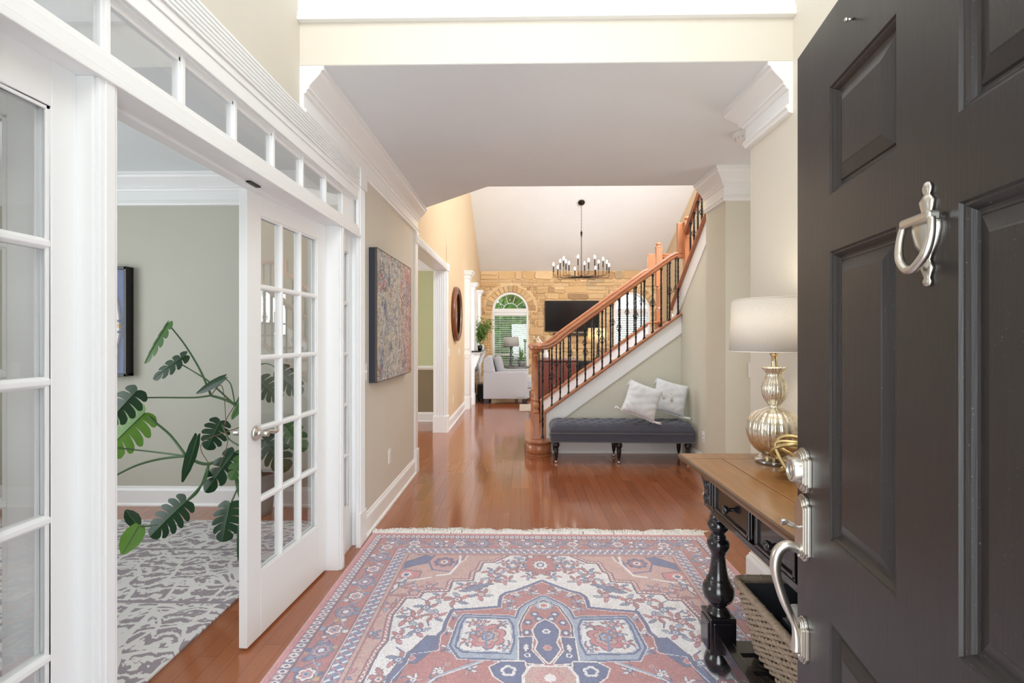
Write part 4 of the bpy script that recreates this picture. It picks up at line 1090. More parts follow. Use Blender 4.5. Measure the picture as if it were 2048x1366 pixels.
wallplate('light_switch', 'white switch plate behind the lamp, on the wall past the corner', 180, (1.845, 3.885, 1.12), 'switch')
sd = thing('smoke_detector', 'round white smoke detector on the hall ceiling near the right crown moulding', 'smoke detector', (1.47, 3.2, CH))
MB().lathe([(.078, 0), (.078, -.01), (.07, -.016), (.062, -.02), (.06, -.036), (.045, -.046), (.03, -.049), (0, -.05)], seg=40, cap=False).build('housing', M['white_plastic'], sd)
q = MB()
for k in range(14):
    a = 2 * math.pi * k / 14; q.box(.048, .0625, -.003, .003, -.036, -.024, T=Rot(math.degrees(a), 'Z'))
q.build('vents', plain('grey_vents', (190, 190, 188), .6), sd)
# round mirror
mr = thing('round_mirror', 'round mirror in a deep dark wooden rim on the peach wall past the dining opening', 'mirror', (XL, 7.97, 1.765))
T = Rot(90, 'Y')
MB().lathe([(.42, 0), (.445, .01), (.45, .045), (.435, .07), (.41, .078), (.395, .07)], seg=56, T=T, cap=False).lathe([(.395, .07), (.385, .0)], seg=56, T=T, cap=False).build('wood_rim', M['mirrorwood'], mr)
q = MB()
for r in (.375, .35): q.tube([(0.045 + .01, r * math.cos(a), r * math.sin(a)) for a in [2 * math.pi * k / 48 for k in range(48)]], .0125, 8, closed=True)
q.build('beaded_rings', plain('pewter_ring', (150, 142, 132), .3, 1.0), mr)
MB().lathe([(.39, .02), (.39, .035), (0, .035)], seg=56, T=T, cap=False).build('mirror_glass', M['mirror'], mr)

# ================================================================== CHANDELIER
hx, hy, hz = 1.335, 10.65, 2.70
cz = 3.153 + .507 * (13.012 - hy)
ch = thing('chandelier', 'black candle chandelier with many lit bulbs hanging from the sloped white ceiling', 'chandelier', (hx, hy, hz))
bz = plain('bronze_metal', (44, 38, 34), .4, .8)
MB().lathe([(0, .02), (.07, .018), (.075, .006), (.07, -.02), (.03, -.03), (.012, -.045), (0, -.046)], seg=32, T=Tr(0, 0, cz - hz) @ Rot(-26.9, 'X') @ Tr(0, 0, -.02), cap=False).build('canopy', bz, ch)
q = MB(); z = cz - hz - .06; k = 0
while z > 1.02:
    T = Tr(0, 0, z) @ Rot(90 * (k % 2), 'Z'); q.tube([(.009 * math.cos(a), 0, .022 * math.sin(a)) for a in [2 * math.pi * i / 10 for i in range(10)]], .0028, 5, closed=True, T=T); z -= .035; k += 1
q.build('chain', bz, ch)
MB().lathe([(.007, 0), (.007, .86), (.012, .9), (.02, .94), (.024, .98), (.012, 1.0), (.008, 1.02)], seg=14).build('stem', bz, ch)
MB().lathe([(0, -.02), (.03, -.015), (.06, -.005), (.065, .012), (.03, .02), (.02, .04), (.008, .05)], seg=28).build('hub', bz, ch)
rs = random.Random(3)
for i in range(16):
    a = 2 * math.pi * (i + .3) / 16; rr = .62 if i % 2 == 0 else .47; hh = .24 if i % 2 == 0 else .34; c_, s_ = math.cos(a), math.sin(a)
    q = MB(); q.tube([(c_ * .05, s_ * .05, 0)] + [(c_ * (rr - .05), s_ * (rr - .05), -.004), (c_ * (rr - .015), s_ * (rr - .015), .006), (c_ * rr, s_ * rr, .035), (c_ * rr, s_ * rr, hh)], [.0055, .0055, .0055, .0055, .0048], 7)
    ar = q.build('arm', bz, ch)
    MB().lathe([(.011, hh - .14), (.013, hh - .13), (.011, hh)], (c_ * rr, s_ * rr, 0), 12).build('candle_sleeve', bz, ar)
    MB().lathe([(.008, hh), (.014, hh + .015), (.02, hh + .035), (.016, hh + .055), (.006, hh + .075), (0, hh + .08)], (c_ * rr, s_ * rr, 0), 12, cap=False).build('bulb', M['bulb'], ar)
# ================================================================== WINDOWS OF THE STONE WALL
def arched_window(num, a, b, s, t, label):
    r = (b - a) / 2; cx = (a + b) / 2; y0, y1 = YS + .0, YS + .16; f = .055
    def arc(rad, n=28): return [(cx + rad * math.cos(math.pi * k / n), t + rad * math.sin(math.pi * k / n)) for k in range(n + 1)]
    q = MB(); A = arc(r - .002); B = arc(r - f)
    for k in range(28): q.prism([A[k], A[k + 1], B[k + 1], B[k]], y0 - .012, y1, 'XZ')
    q.box(a + .002, a + f, y0 - .012, y1, s, t + .002).box(b - f, b - .002, y0 - .012, y1, s, t + .002)
    q.box(a + .002, b - .002, y0 - .03, y1, s - .0, s + .06).box(a + .02, b - .02, y0, y1, t - .05, t + .05)
    q.box(a + .05, b - .05, y0 + .08, y0 + .12, t - 1.2 + .0, t - 1.16)                 # meeting rail
    for an in (36, 72, 108, 144):
        c_, s_ = math.cos(R(an)), math.sin(R(an)); q.add([], [])
        q.tube([(cx + c_ * .2, y0 + .1, t + s_ * .2), (cx + c_ * (r - .05), y0 + .1, t + s_ * (r - .05))], .008, 6)
    q.tube([(cx + .2 * math.cos(math.pi * k / 14), y0 + .1, t + .2 * math.sin(math.pi * k / 14)) for k in range(15)], .008, 6)
    o = q.build('window_%d' % num, M['trim']); o['kind'] = 'structure'; o['label'] = label
    q = MB(); C_ = arc(r - f + .01); q.prism(C_ + [(a + f - .01, s + .05), (b - f + .01, s + .05)], y0 + .118, y0 + .122, 'XZ'); q.build('pane', M['glass'], o)
    return o
arched_window(4, *WINS[0], 'white arched window beside the sofa, trees outside')
arched_window(5, *WINS[1], 'white arched window behind the stairs, blown out by daylight')
def blinds(a, b, s, t, label, closed=False):
    bl = thing('window_blind', label, 'window blind', ((a + b) / 2, YS + .045, t - .05))
    w_ = (b - a) - .13; H_ = t - .05 - s - .07
    MB().box(-w_ / 2 - .005, w_ / 2 + .005, -.03, .03, -.09, 0).build('headrail', M['trim'], bl, .004)
    q = MB(); z = -.11; n = 0
    while z > -H_:
        q.box(-w_ / 2, w_ / 2, -.024, .024, -.0015, .0015, T=Tr(0, 0, z) @ Rot(30 if closed else 12, 'X')); z -= .05
        n += 1
    o = q.build('slats', M['sheer'] if closed else M['trim'], bl)
    q = MB()
    for x in (-w_ * .33, w_ * .33): q.box(x - .0015, x + .0015, -.027, -.025, -H_, -.08).box(x - .0015, x + .0015, .025, .027, -H_, -.08)
    q.build('ladder_cords', M['white_plastic'], bl)
    MB().box(-w_ / 2, w_ / 2, -.026, .026, -H_ - .02, -H_).build('bottom_rail', M['trim'], bl)
blinds(*WINS[0], 'white slatted blind with open slats in the arched window by the sofa')
blinds(*WINS[1], 'closed white blind glowing in the arched window behind the stairs', True)

# ---- TV
tv = thing('television', 'wide black flat television mounted high on the stone wall', 'television', (1.37, YS - .07, 1.95))
MB().box(-.72, .72, -.02, .02, -.41, .41).build('tv_case', M['black'], tv, .004)
g = G('tv_screen'); g.pr(col=(.004, .004, .005, 1), rough=.12, spec=.5); MB().box(-.708, .708, -.0215, -.0195, -.395, .398).build('screen', g.m, tv)
MB().box(-.15, .15, .018, .045, -.15, .15).build('wall_bracket', M['iron'], tv)
q = MB().box(-.72, -.3, -.02, .02, 0, .035); 
sbar = MB().box(-.5, .5, -.04, .04, -.03, .03).build('soundbar', M['black'], None, .01); sbar.location = (1.37, YS - .1, 1.47); tag(sbar, 'slim dark soundbar on the stone wall just under the television', 'soundbar')

# ---- low black console under the tv
cs = thing('media_console', 'black media console under the television, seen between the balusters', 'media console', (1.75, 12.6, 0))
MB().box(-.75, .75, -.22, .22, .08, .78).build('console_body', M['black'], cs, .006)
for x in (-.5, 0, .5): MB().box(x - .235, x + .235, -.235, -.22, .11, .75).build('door', M['black'], cs, .004)
for x in (-.68, .68):
    for y in (-.16, .16): MB().box(x - .025, x + .025, y - .025, y + .025, 0, .08).build('leg', M['black'], cs)

# ---- cherry cabinet behind the stairs
cb = thing('wooden_cabinet', 'dark cherry cabinet seen through the lower stair balusters', 'cabinet', (.62, 8.6, 0))
MB().box(-.34, .34, -.22, .22, .06, .97).build('cabinet_body', M['cherry'], cb, .006)
MB().box(-.37, .37, -.25, .25, .97, 1.0).build('cabinet_top', M['cherry'], cb, .006)
MB().box(-.33, .33, -.21, .21, 0, .06).build('plinth', M['dark'], cb)
for x in (-.165, .165):
    d_ = MB().box(x - .155, x + .155, -.232, -.22, .1, .94).build('door', M['cherry'], cb, .003)
    MB().sphere((x + (.12 if x < 0 else -.12), -.24, .55), .012, 10, 6).build('knob', M['brass'], d_)
vz = thing('vase_with_twigs', 'small glass vase of white-tipped twigs standing on the cherry cabinet', 'vase', (.44, 8.6, 1.0))
MB().lathe([(.0, 0), (.045, 0), (.06, .03), (.055, .09), (.035, .13), (.045, .16)], seg=20, cap=False).build('vase_body', plain('pearl_glass', (206, 204, 200), .15), vz)
tq, bq = MB(), MB(); rs = random.Random(5)
for k in range(6):
    a = rs.choice([0, math.pi]) + rs.uniform(-.4, .4); l = rs.uniform(.25, .36); lean = rs.uniform(.35, .6)
    pp = [(0, 0, .1), (math.cos(a) * lean * l * .4, math.sin(a) * .05, .1 + l * .4), (math.cos(a) * lean * l, math.sin(a) * .1, .1 + l * .85)]
    c_ = catmull(pp, 6); tq.tube(c_, .0035, 5)
    for p_ in c_[5:]: bq.sphere((p_[0] + rs.uniform(-.015, .015), p_[1], p_[2] + rs.uniform(-.01, .01)), .011, 6, 5)
tq.build('twigs', plain('pale_twig', (196, 180, 150), .7), vz); bo = bq.build('buds', plain('cream_buds', (250, 244, 225), .6), vz); bo['kind'] = 'stuff'

# ---- table lamp with cream shade behind the stairs
def shade_mb(r0, r1, z0, z1, n=40):
    q = MB(); vs = []; fs = []
    for r, z in ((r0, z0), (r1, z1), (r1 - .003, z1), (r0 - .003, z0)):
        for k in range(n): a = 2 * math.pi * k / n; vs.append((r * math.cos(a), r * math.sin(a), z))
    for i in range(4):
        for k in range(n): fs.append((i * n + k, i * n + (k + 1) % n, ((i + 1) % 4) * n + (k + 1) % n, ((i + 1) % 4) * n + k))
    return q.add(vs, fs, True)
et = thing('end_table', 'dark end table carrying the cream-shaded lamp behind the stairs', 'table', (1.66, 10.5, 0))
MB().box(-.26, .26, -.26, .26, .58, .61).build('tabletop', M['cherry'], et, .004)
for x in (-.22, .22):
    for y in (-.22, .22): MB().box(x - .022, x + .022, y - .022, y + .022, 0, .58).build('leg', M['cherry'], et)
l2 = thing('table_lamp', 'cream drum-shade lamp lit behind the stair balusters', 'lamp', (1.66, 10.5, .61))
MB().lathe([(.09, 0), (.09, .015), (.03, .03), (.05, .1), (.075, .2), (.06, .3), (.02, .38), (.015, .5), (.012, .66)], seg=28).build('lamp_base', plain('dark_bronze', (52, 46, 42), .3, .6), l2)
shade_mb(.215, .20, .645, .975).build('lamp_shade', M['cream_shade'], l2)
MB().sphere((0, 0, .74), .03, 12, 8).build('bulb', emit('cream_bulb', (1, .85, .62, 1), 10), l2)
d = bpy.data.lights.new('lamp_light', 'POINT'); d.energy = 10; d.color = (1, .84, .62); d.shadow_soft_size = .05
o = bpy.data.objects.new('lamp_light', d); C.objects.link(o); o.location = (1.66, 10.5, 1.42)

# ================================================================== SOFA CHAIR, SIDE TABLE
def rbox(name, x0, x1, y0, y1, z0, z1, m, parent, bev=.03, T=None):
    return MB().box(x0, x1, y0, y1, z0, z1).build(name, m, parent, bev, 4, T=T)
sf = thing('armchair', 'light grey upholstered armchair seen side-on by the arched window', 'armchair', (-.275, 10.55, 0))
def shp(poly, y0, y1, name, m, par, bev):
    return MB().prism(poly, y0, y1, 'XZ').build(name, m, par, bev, 4)
shp([(-.5, .1), (.42, .1), (.42, .62), (.4, .66), (.36, .675), (-.5, .655)], -.5, -.36, 'arm', M['sofa'], sf, .02)
shp([(-.3, .1), (.42, .1), (.42, .62), (.4, .66), (.36, .675), (-.3, .655)], .36, .5, 'arm', M['sofa'], sf, .02)
shp([(-.5, .1), (-.2, .1), (-.24, .6), (-.33, .98), (-.42, 1.0), (-.5, .93), (-.5, .5)], -.36, .36, 'backrest', M['sofa'], sf, .03)
shp([(-.5, .655), (-.27, .655), (-.33, .97), (-.4, 1.0), (-.5, .93)], -.495, -.36, 'backrest_wing', M['sofa'], sf, .02)
rbox('seat_base', -.45, .46, -.36, .36, .1, .3, M['sofa'], sf, .02)
rbox('seat_cushion', -.25, .6, -.355, .355, .3, .5, M['sofa'], sf, .05)
cu = MB().box(-.08, .08, -.3, .3, -.22, .22).build('back_cushion', M['sofa2'], sf, .07, 5, T=Tr(-.18, 0, .76) @ Rot(-14, 'Y'))
for x in (-.44, .36):
    for y in (-.44, .44): MB().box(x - .05, x + .05, y - .05, y + .05, 0, .1).build('leg', plain('dark_espresso', (40, 34, 36), .4), sf)
q = MB()
for i in range(5): q.sphere((.2 + .045 * i, -.502, .135), .007, 8, 5)
q.build('nailheads', M['iron'], sf)
ott = thing('ottoman', 'cream upholstered ottoman between the armchair and the stair newel', 'ottoman', (.36, 11.7, 0))
rbox('ottoman_top', -.28, .28, -.4, .4, .12, .47, plain('cream_upholstery', (226, 220, 208), .9), ott, .05)
for x in (-.2, .2):
    for y in (-.3, .3): MB().box(x - .03, x + .03, y - .03, y + .03, 0, .12).build('leg', M['black'], ott)
bxs = thing('subwoofer', 'black speaker box on the floor between fireplace and armchair', 'speaker', (-.875, 10.75, 0))
MB().box(-.07, .07, -.16, .16, .02, .36).build('cabinet', M['black'], bxs, .02, 4); MB().box(-.055, .055, -.166, -.16, .05, .33).build('grille', M['dark'], bxs)
for x in (-.045, .045):
    for y in (-.11, .11): MB().lathe([(.015, 0), (.015, .022)], (x, y, 0), 10).build('foot', M['dark'], bxs)
gt = thing('side_table', 'small grey side table behind the armchair carrying lamp and plant', 'table', (-.1, 12.1, 0))
MB().lathe([(0, .62), (.33, .62), (.335, .63), (.335, .65), (.33, .66), (0, .66)], seg=40, cap=False).build('tabletop', plain('grey_wood', (120, 118, 118), .4), gt)
MB().lathe([(.2, 0), (.2, .02), (.05, .05), (.035, .3), (.035, .62)], seg=24).build('pedestal', plain('grey_wood_leg', (96, 96, 98), .4), gt)
bl2 = plain('charcoal_turned', (84, 84, 88), .4)
fl = thing('table_lamp', 'white drum-shade lamp with grey turned base in front of the arched window', 'lamp', (-.24, 12.1, .66))
MB().lathe([(.1, 0), (.1, .015), (.04, .03), (.03, .08), (.045, .14), (.03, .2), (.02, .22), (.03, .28), (.02, .34), (.015, .4), (.025, .42), (.02, .5), (.012, .62)], seg=24).build('lamp_base', bl2, fl)
shade_mb(.2, .18, .5, .74).build('lamp_shade', M['white_shade'], fl)
sn = thing('snake_plant', 'snake plant with upright striped leaves in a grey pot before the arched window', 'plant', (.02, 12.0, .66))
MB().lathe([(0, 0), (.065, 0), (.09, .13), (.092, .14), (.082, .14), (.078, .125), (0, .125)], seg=28, cap=False).build('pot', plain('grey_pot', (146, 146, 148), .6), sn)
rs = random.Random(9)
gs = G('snake_leaf'); p = gs.obj(); gs.pr(col=gs.mix(gs.noise(gs.scalev(p, (3, 3, 30)), 3, 3), lin((66, 110, 60)), lin((126, 160, 84))), rough=.4)
for k in range(9):
    a = 2 * math.pi * k / 9 + rs.uniform(-.3, .3); ln_ = rs.uniform(.22, .4); le = rs.uniform(.03, .12); vs = []; fs = []
    for i in range(9):
        t = i / 8; w_ = .02 * (1 - t ** 3) * (.7 + .6 * t); c_ = Vector((math.cos(a) * (.02 + le * t * t), math.sin(a) * (.02 + le * t * t), .12 + ln_ * t)); sd_ = Vector((-math.sin(a), math.cos(a), 0)) * w_
        out = Vector((math.cos(a), math.sin(a), 0)) * w_ * .35
        vs += [c_ - sd_, c_ + out, c_ + sd_, c_ + out * .6]
    for i in range(8):
        for j in range(4): fs.append((i * 4 + j, i * 4 + (j + 1) % 4, (i + 1) * 4 + (j + 1) % 4, (i + 1) * 4 + j))
    MB().add(vs, fs, True).build('leaf', gs.m, sn)
# pale rug in the great room
q = MB().box(-.95, .95, -.46, .46, 0, .012); gr = q.build('area_rug', plain('pale_rug', (206, 196, 186), .95, noise=.2, scale=12), None, .004); gr.location = (.93, 9.5, .0005); tag(gr, 'pale beige rug in the far room in front of the armchair', 'rug')

# ================================================================== FIREPLACE on the left wall of the great room
fp = thing('fireplace', 'white panelled fireplace with tall pilasters and dark mantel top on the left wall', 'fireplace', (XL, 10.6, 0))
FB = (XL, 10.6, 0)
def fpart(mbq, name, m, bevel=.002, parent=None): return part(mbq, FB, name, m, parent or fp, bevel)
CAPS = [(0, 0), (.075, 0), (.075, -.02), (.055, -.03), (.05, -.055), (.02, -.09), (.012, -.095), (.012, -.12), (.02, -.125), (.02, -.14), (0, -.145)]
def pilaster(x1, y0, y1, z1):
    q = MB(); q.box(XL, x1, y0, y1, 0, z1); q.box(XL, x1 + .012, y0 - .012, y1 + .012, 0, .22); q.box(XL, x1 + .01, y0 - .01, y1 + .01, 1.04, 1.09)
    w_ = x1 - XL
    if w_ > .06:
        for z0_, z1_ in ((.28, 1.0), (1.15, z1 - .22)):
            q.box(XL + .012, x1 - .014, y0 - .006, y0, z0_, z0_ + .012).box(XL + .012, x1 - .014, y0 - .006, y0, z1_ - .012, z1_).box(XL + .012, XL + .02, y0 - .006, y0, z0_, z1_).box(x1 - .022, x1 - .014, y0 - .006, y0, z0_, z1_)
    q.mould([(XL, y0), (x1, y0), (x1, y1), (XL, y1)], CAPS, z1, -1)
    fpart(q, 'pilaster', M['trim'], 0)
pilaster(-.985, 9.32, 9.62, 2.66)
pilaster(-.95, 9.95, 10.12, 2.50); pilaster(-.95, 11.5, 11.67, 2.50)
fpart(MB().box(XL, -1.0, 9.6, 11.7, 0, 2.42), 'chimney_breast', M['trim'])
q = MB(); q.box(-1.0, -.99, 10.25, 11.38, 1.3, 2.3); fpart(q, 'overmantel_panel', M['trim'], .004)
q = MB(); q.box(-1.0, -.962, 10.02, 10.22, 0, .96).box(-1.0, -.962, 11.4, 11.6, 0, .96).box(-1.0, -.962, 10.02, 11.6, .78, .96)
fpart(q, 'surround', M['trim'], .003)
for y in (9.99, 11.47): fpart(MB().prism([(-.98, .66), (-.955, .68), (-.945, .74), (-.91, .80), (-.89, .88), (-.85, .96), (-.84, 1.06), (-.98, 1.06)], y, y + .16, 'XZ'), 'bracket', M['trim'], .003)
fpart(MB().box(-1.0, -.83, 9.93, 11.69, 1.045, 1.08), 'mantel_moulding', M['trim'], .004)
fpart(MB().box(-1.0, -.81, 9.9, 11.72, 1.08, 1.108), 'mantel_shelf', plain('black_stone', (36, 34, 34), .12), .004)
fpart(MB().box(-1.0, -.985, 10.22, 11.4, 0, .78), 'stone_slip', plain('grey_slate', (92, 96, 102), .2))
fb = fpart(MB().box(-1.0, -.975, 10.42, 11.2, .1, .66), 'firebox_frame', M['black'], .004)
g = G('smoked_glass'); g.pr(col=(.05, .055, .06, 1), rough=.06); part(MB().box(-.98, -.971, 10.45, 11.17, .13, .63), FB, 'firebox_glass', g.m, fb)
fpart(MB().box(-1.0, -.965, 10.22, 11.4, 0, .1), 'hearth', plain('dark_hearth', (60, 62, 66), .3))

# leafy plants ------------------------------------------------------
def leafy(name, label, loc, h, spread, nst, nl, col, pot_r, pot_h, potm, seed, lean=(0, 0), lsz=.03, xmin=-9):
    t = thing(name, label, 'plant', loc); rs = random.Random(seed)
    MB().lathe([(0, 0), (pot_r * .75, 0), (pot_r, pot_h), (pot_r * .9, pot_h), (pot_r * .85, pot_h * .9), (0, pot_h * .9)], seg=24, cap=False).build('pot', potm, t)
    sq, lq = MB(), MB()
    for k in range(nst):
        a = rs.uniform(0, 6.28); s = rs.uniform(.3, 1) * spread; hh = h * rs.uniform(.55, 1)
        e = Vector((max(xmin, math.cos(a) * s + lean[0] * hh), math.sin(a) * s + lean[1] * hh, pot_h + hh)); m_ = Vector((e.x * .25, e.y * .25, pot_h + hh * .55))
        cc = catmull([(0, 0, pot_h * .9), tuple(m_), tuple(e)], 8); sq.tube(cc, [.005 - .0035 * i / (len(cc) - 1) for i in range(len(cc))], 5)
        for _ in range(nl):
            p_ = cc[rs.randrange(5, len(cc))] + Vector([rs.gauss(0, spread * .22) for _ in range(3)])
            p_.x = max(p_.x, xmin + abs(p_.x - xmin) * .4 if p_.x < xmin else p_.x)
            d_ = Vector((rs.gauss(0, 1), rs.gauss(0, 1), rs.gauss(-.2, .6))).normalized(); sd_ = d_.cross(Vector((rs.gauss(0, 1), rs.gauss(0, 1), rs.gauss(0, 1)))).normalized() * lsz * .28; L_ = lsz * rs.uniform(.8, 1.3)
            nrm = d_.cross(sd_).normalized() * lsz * .08
            lq.add([p_, p_ + d_ * L_ * .4 + sd_ - nrm, p_ + d_ * L_, p_ + d_ * L_ * .4 - sd_ - nrm, p_ + d_ * L_ * .45], [(0, 1, 4), (1, 2, 4), (2, 3, 4), (3, 0, 4)], True)
    sq.build('stems', plain('woody_stem', (120, 100, 66), .7), t)
    g = G(name + '_foliage'); g.t.nodes.remove(g.b); c = g.mix(g.noise(g.obj(), 14, 2), lin(col), lin(tuple(min(255, x * 1.5) for x in col)))
    mx = g.n('MixShader', {0: .35, 1: g.n('BsdfDiffuse', {0: c}), 2: g.n('BsdfTranslucent', {0: c})}); g.t.links.new(mx.outputs[0], g.out.inputs[0])
    lo_ = lq.build('foliage', g.m, t, recalc=False); lo_['kind'] = 'stuff'; return t
leafy('ficus_plant', 'bushy small-leaved green plant in a black pot on the mantel', (-.868, 10.37, 1.1085), .56, .2, 26, 46, (92, 116, 62), .055, .1, M['black'], 4, (.22, 0), .045, -.055)
leafy('potted_vine', 'small green vine in a pot on the stair landing behind the balusters', (2.06, 6.5, 1.603), .16, .06, 7, 6, (96, 140, 56), .045, .09, M['white_plastic'], 8, (-.1, 0), .05)
q = MB().box(-.008, .008, -.045, .045, 0, .1); o = q.build('photo_frame', plain('pale_blue_frame', (176, 196, 220), .4), None, .003); o.location = (-.855, 10.53, 1.109); o.rotation_euler = (0, 0, R(60)); tag(o, 'small pale blue frame on the mantel beside the black plant pot', 'frame')
q = MB().lathe([(0, 0), (.04, 0), (.042, .005), (.042, .11), (.036, .114), (0, .112)], seg=24, cap=False); o = q.build('pillar_candle', plain('ivory_wax', (246, 238, 222), .5)); o.location = (-.86, 10.75, 1.108); tag(o, 'thick ivory candle on the mantel right of the plant', 'candle')

# ================================================================== OFFICE: shadow box, rug, monstera
sbx = thing('shadow_box', 'black shadow box frame with a white and blue striped sports jersey on the office wall', 'framed jersey', (-3.677, 3.94, 1.51))
q = MB(); W2, H2, D_ = .49, .445, .075
q.box(-W2, W2, -.01, 0, -H2, H2)
for a, b, c_, d_ in ((-W2, W2, H2 - .022, H2), (-W2, W2, -H2, -H2 + .022), (-W2, -W2 + .022, -H2, H2), (W2 - .022, W2, -H2, H2)): q.box(a, b, -D_, 0, c_, d_)
q.build('frame', M['black'], sbx, .002)
MB().box(-W2 + .02, W2 - .02, -.014, -.009, -H2 + .02, H2 - .02).build('backing_mat', plain('royal_blue_mat', (34, 62, 128), .8), sbx)
MB().box(-W2 + .02, W2 - .02, -D_ + .012, -D_ + .014, -H2 + .02, H2 - .02).build('pane', glass_mat('anti_glare_glass', (1, 1, 1, 1), .25), sbx)
Y0, Y1 = -.036, -.014
JW, JB, JG = plain('jersey_white', (232, 230, 224), .8), plain('jersey_blue', (30, 58, 124), .8), plain('jersey_gold', (220, 158, 48), .8)
jy = MB().prism([(-.24, .24), (-.12, .3), (.12, .3), (.24, .24), (.25, -.40), (-.25, -.40)], Y1, Y0, 'XZ').build('jersey_body', JW, sbx, .006)
for z0_, z1_, mm in ((-.32, -.28, JB), (-.28, -.25, JG), (-.25, -.21, JB)): MB().box(-.252, .252, Y0 - .001, Y1, z0_, z1_).build('waist_stripe', mm, jy)
MB().prism([(-.24, .24), (-.12, .31), (.12, .31), (.24, .24), (.24, .17), (-.24, .17)], Y1, Y0 - .0012, 'XZ').build('yoke', JB, jy)
def sleeve(sg):
    xe = lambda z: .40 + .0 * z
    out = [(.24, .29), (.33, .24), (.385, .13), (.40, .02), (.40, -.10), (.385, -.17), (.37, -.25), (.368, -.40), (.27, -.40), (.265, -.1), (.245, .1)]
    s_ = MB().prism([(sg * a, b) for a, b in out], Y1, Y0 - .002, 'XZ').build('sleeve', JW, sbx, .005)
    MB().prism([(sg * a, b) for a, b in [(.23, .292), (.335, .24), (.37, .175), (.25, .14)]], Y1, Y0 - .0035, 'XZ').build('shoulder_patch', JB, s_)
    MB().prism([(sg * a, b) for a, b in [(.372, .182), (.378, .162), (.25, .125), (.25, .145)]], Y1, Y0 - .004, 'XZ').build('gold_edge', JG, s_)
    def xb(z): 
        for (a, b), (c_, d_) in zip(out, out[1:8]):
            if b >= z >= d_: return a + (c_ - a) * (b - z) / (b - d_ + 1e-9)
        return .368
    for z0_, z1_, mm in ((-.005, .015, JB), (-.05, -.02, JG), (-.095, -.075, JB), (-.22, -.18, JB), (-.25, -.23, JG), (-.305, -.275, JB), (-.345, -.322, JG)):
        MB().prism([(sg * .262, z0_), (sg * (xb(z0_) + .002), z0_), (sg * (xb(z1_) + .002), z1_), (sg * .262, z1_)], Y1, Y0 - .0035, 'XZ').build('sleeve_stripe', mm, s_)
    # sleeve numeral 6
    def stroke(sc, m_, dy):
        cx_, cz_ = sg * .335, .085; q = MB(); w_, h_ = .019, .036
        P_ = [(.9, 1.0), (-.2, 1.05), (-.95, .6), (-1, -.6), (-.6, -1), (.6, -1), (1, -.6), (1, -.1), (.6, .15), (-.9, .05)]
        q.tube([(cx_ + a * w_, dy, cz_ + b * h_) for a, b in P_], sc, 6, flat=.5); q.build('numeral', m_, s_)
    stroke(.0095, JG, Y0 - .004); stroke(.0065, plain('jersey_dark', (44, 40, 48), .7), Y0 - .007)
sleeve(1); sleeve(-1)

g = G('grey_damask_rug'); p = g.geo(); sc = g.n('SeparateXYZ', {0: p})
d1 = g.n('TexNoise', {'Vector': p, 'Scale': 2.2, 'Detail': 3.0}).outputs[1]
pw = g.n('VectorMath', {0: p, 1: g.scalev(d1, (.22, .22, 0))}, operation='ADD').outputs[0]
wv = g.n('TexWave', {'Vector': pw, 'Scale': 4.4, 'Distortion': 11.0, 'Detail': 4.0, 'Detail Scale': 2.6, 'Detail Roughness': .6}, bands_direction='Y').outputs[1]
vor = g.n('TexVoronoi', {'Vector': pw, 'Scale': 5.5}, feature='DISTANCE_TO_EDGE').outputs[0]
nn = g.noise(pw, 38, 5, .75, 1.8)
a_ = g.math('GREATER_THAN', g.math('ADD', g.math('MULTIPLY', wv, .55), g.math('MULTIPLY', nn, .55)), .5)
b_ = g.math('LESS_THAN', vor, .055)
st_ = g.math('PINGPONG', sc.outputs[1], .31); band = g.math('LESS_THAN', st_, .012)
mk = g.math('MULTIPLY', a_, g.math('SUBTRACT', 1.0, b_)); mk = g.math('MAXIMUM', mk, band)
g.pr(col=g.mix(g.math('MULTIPLY_ADD', mk, .85, .08), lin((214, 210, 206)), lin((132, 118, 126))), rough=.95, spec=.1, sheen=.3); g.bump(g.math('ADD', g.noise(p, 400, 2), mk), .4, .003)
o = MB().box(-1.3, 1.3, -1.5, 1.5, 0, .01).build('office_rug', g.m, None, .003); o.location = (-2.79, 2.1, .0005); tag(o, 'mauve-grey and cream damask rug on the office floor', 'rug')

# monstera --------------------------------------------------------
MP = Vector((-2.03, 3.76, .0))
mo = thing('monstera_plant', 'large sprawling monstera with split leaves behind the french door in the office', 'plant', tuple(MP))
def leafmat(name, a, b, tr=.25):
    g = G(name); g.t.nodes.remove(g.b); p = g.obj(); c = g.mix(g.noise(p, 9, 3), lin(a), lin(b))
    pr = g.n('BsdfPrincipled', {'Base Color': c, 'Roughness': .33, 'Specular IOR Level': .5}); tl = g.n('BsdfTranslucent', {0: c})
    mx = g.n('MixShader', {0: tr, 1: pr, 2: tl}); g.t.links.new(mx.outputs[0], g.out.inputs[0]); return g.m
LD, LB, LM = leafmat('monstera_dark', (20, 52, 32), (38, 78, 44)), leafmat('monstera_bright', (96, 148, 58), (132, 180, 78), .4), leafmat('monstera_mid', (58, 102, 46), (90, 136, 62), .35)
STM = plain('monstera_stem', (74, 106, 66), .45, noise=.15, scale=20)
def pix(u, v, Y):
    x = (u - 1024) / 970; z = (675 - v) / 970; c_, s_ = math.cos(R(1)), math.sin(R(1)); a, b = x * c_ - s_, x * s_ + c_; t = Y / b
    return Vector((a * t, Y, 1.38 + z * t))
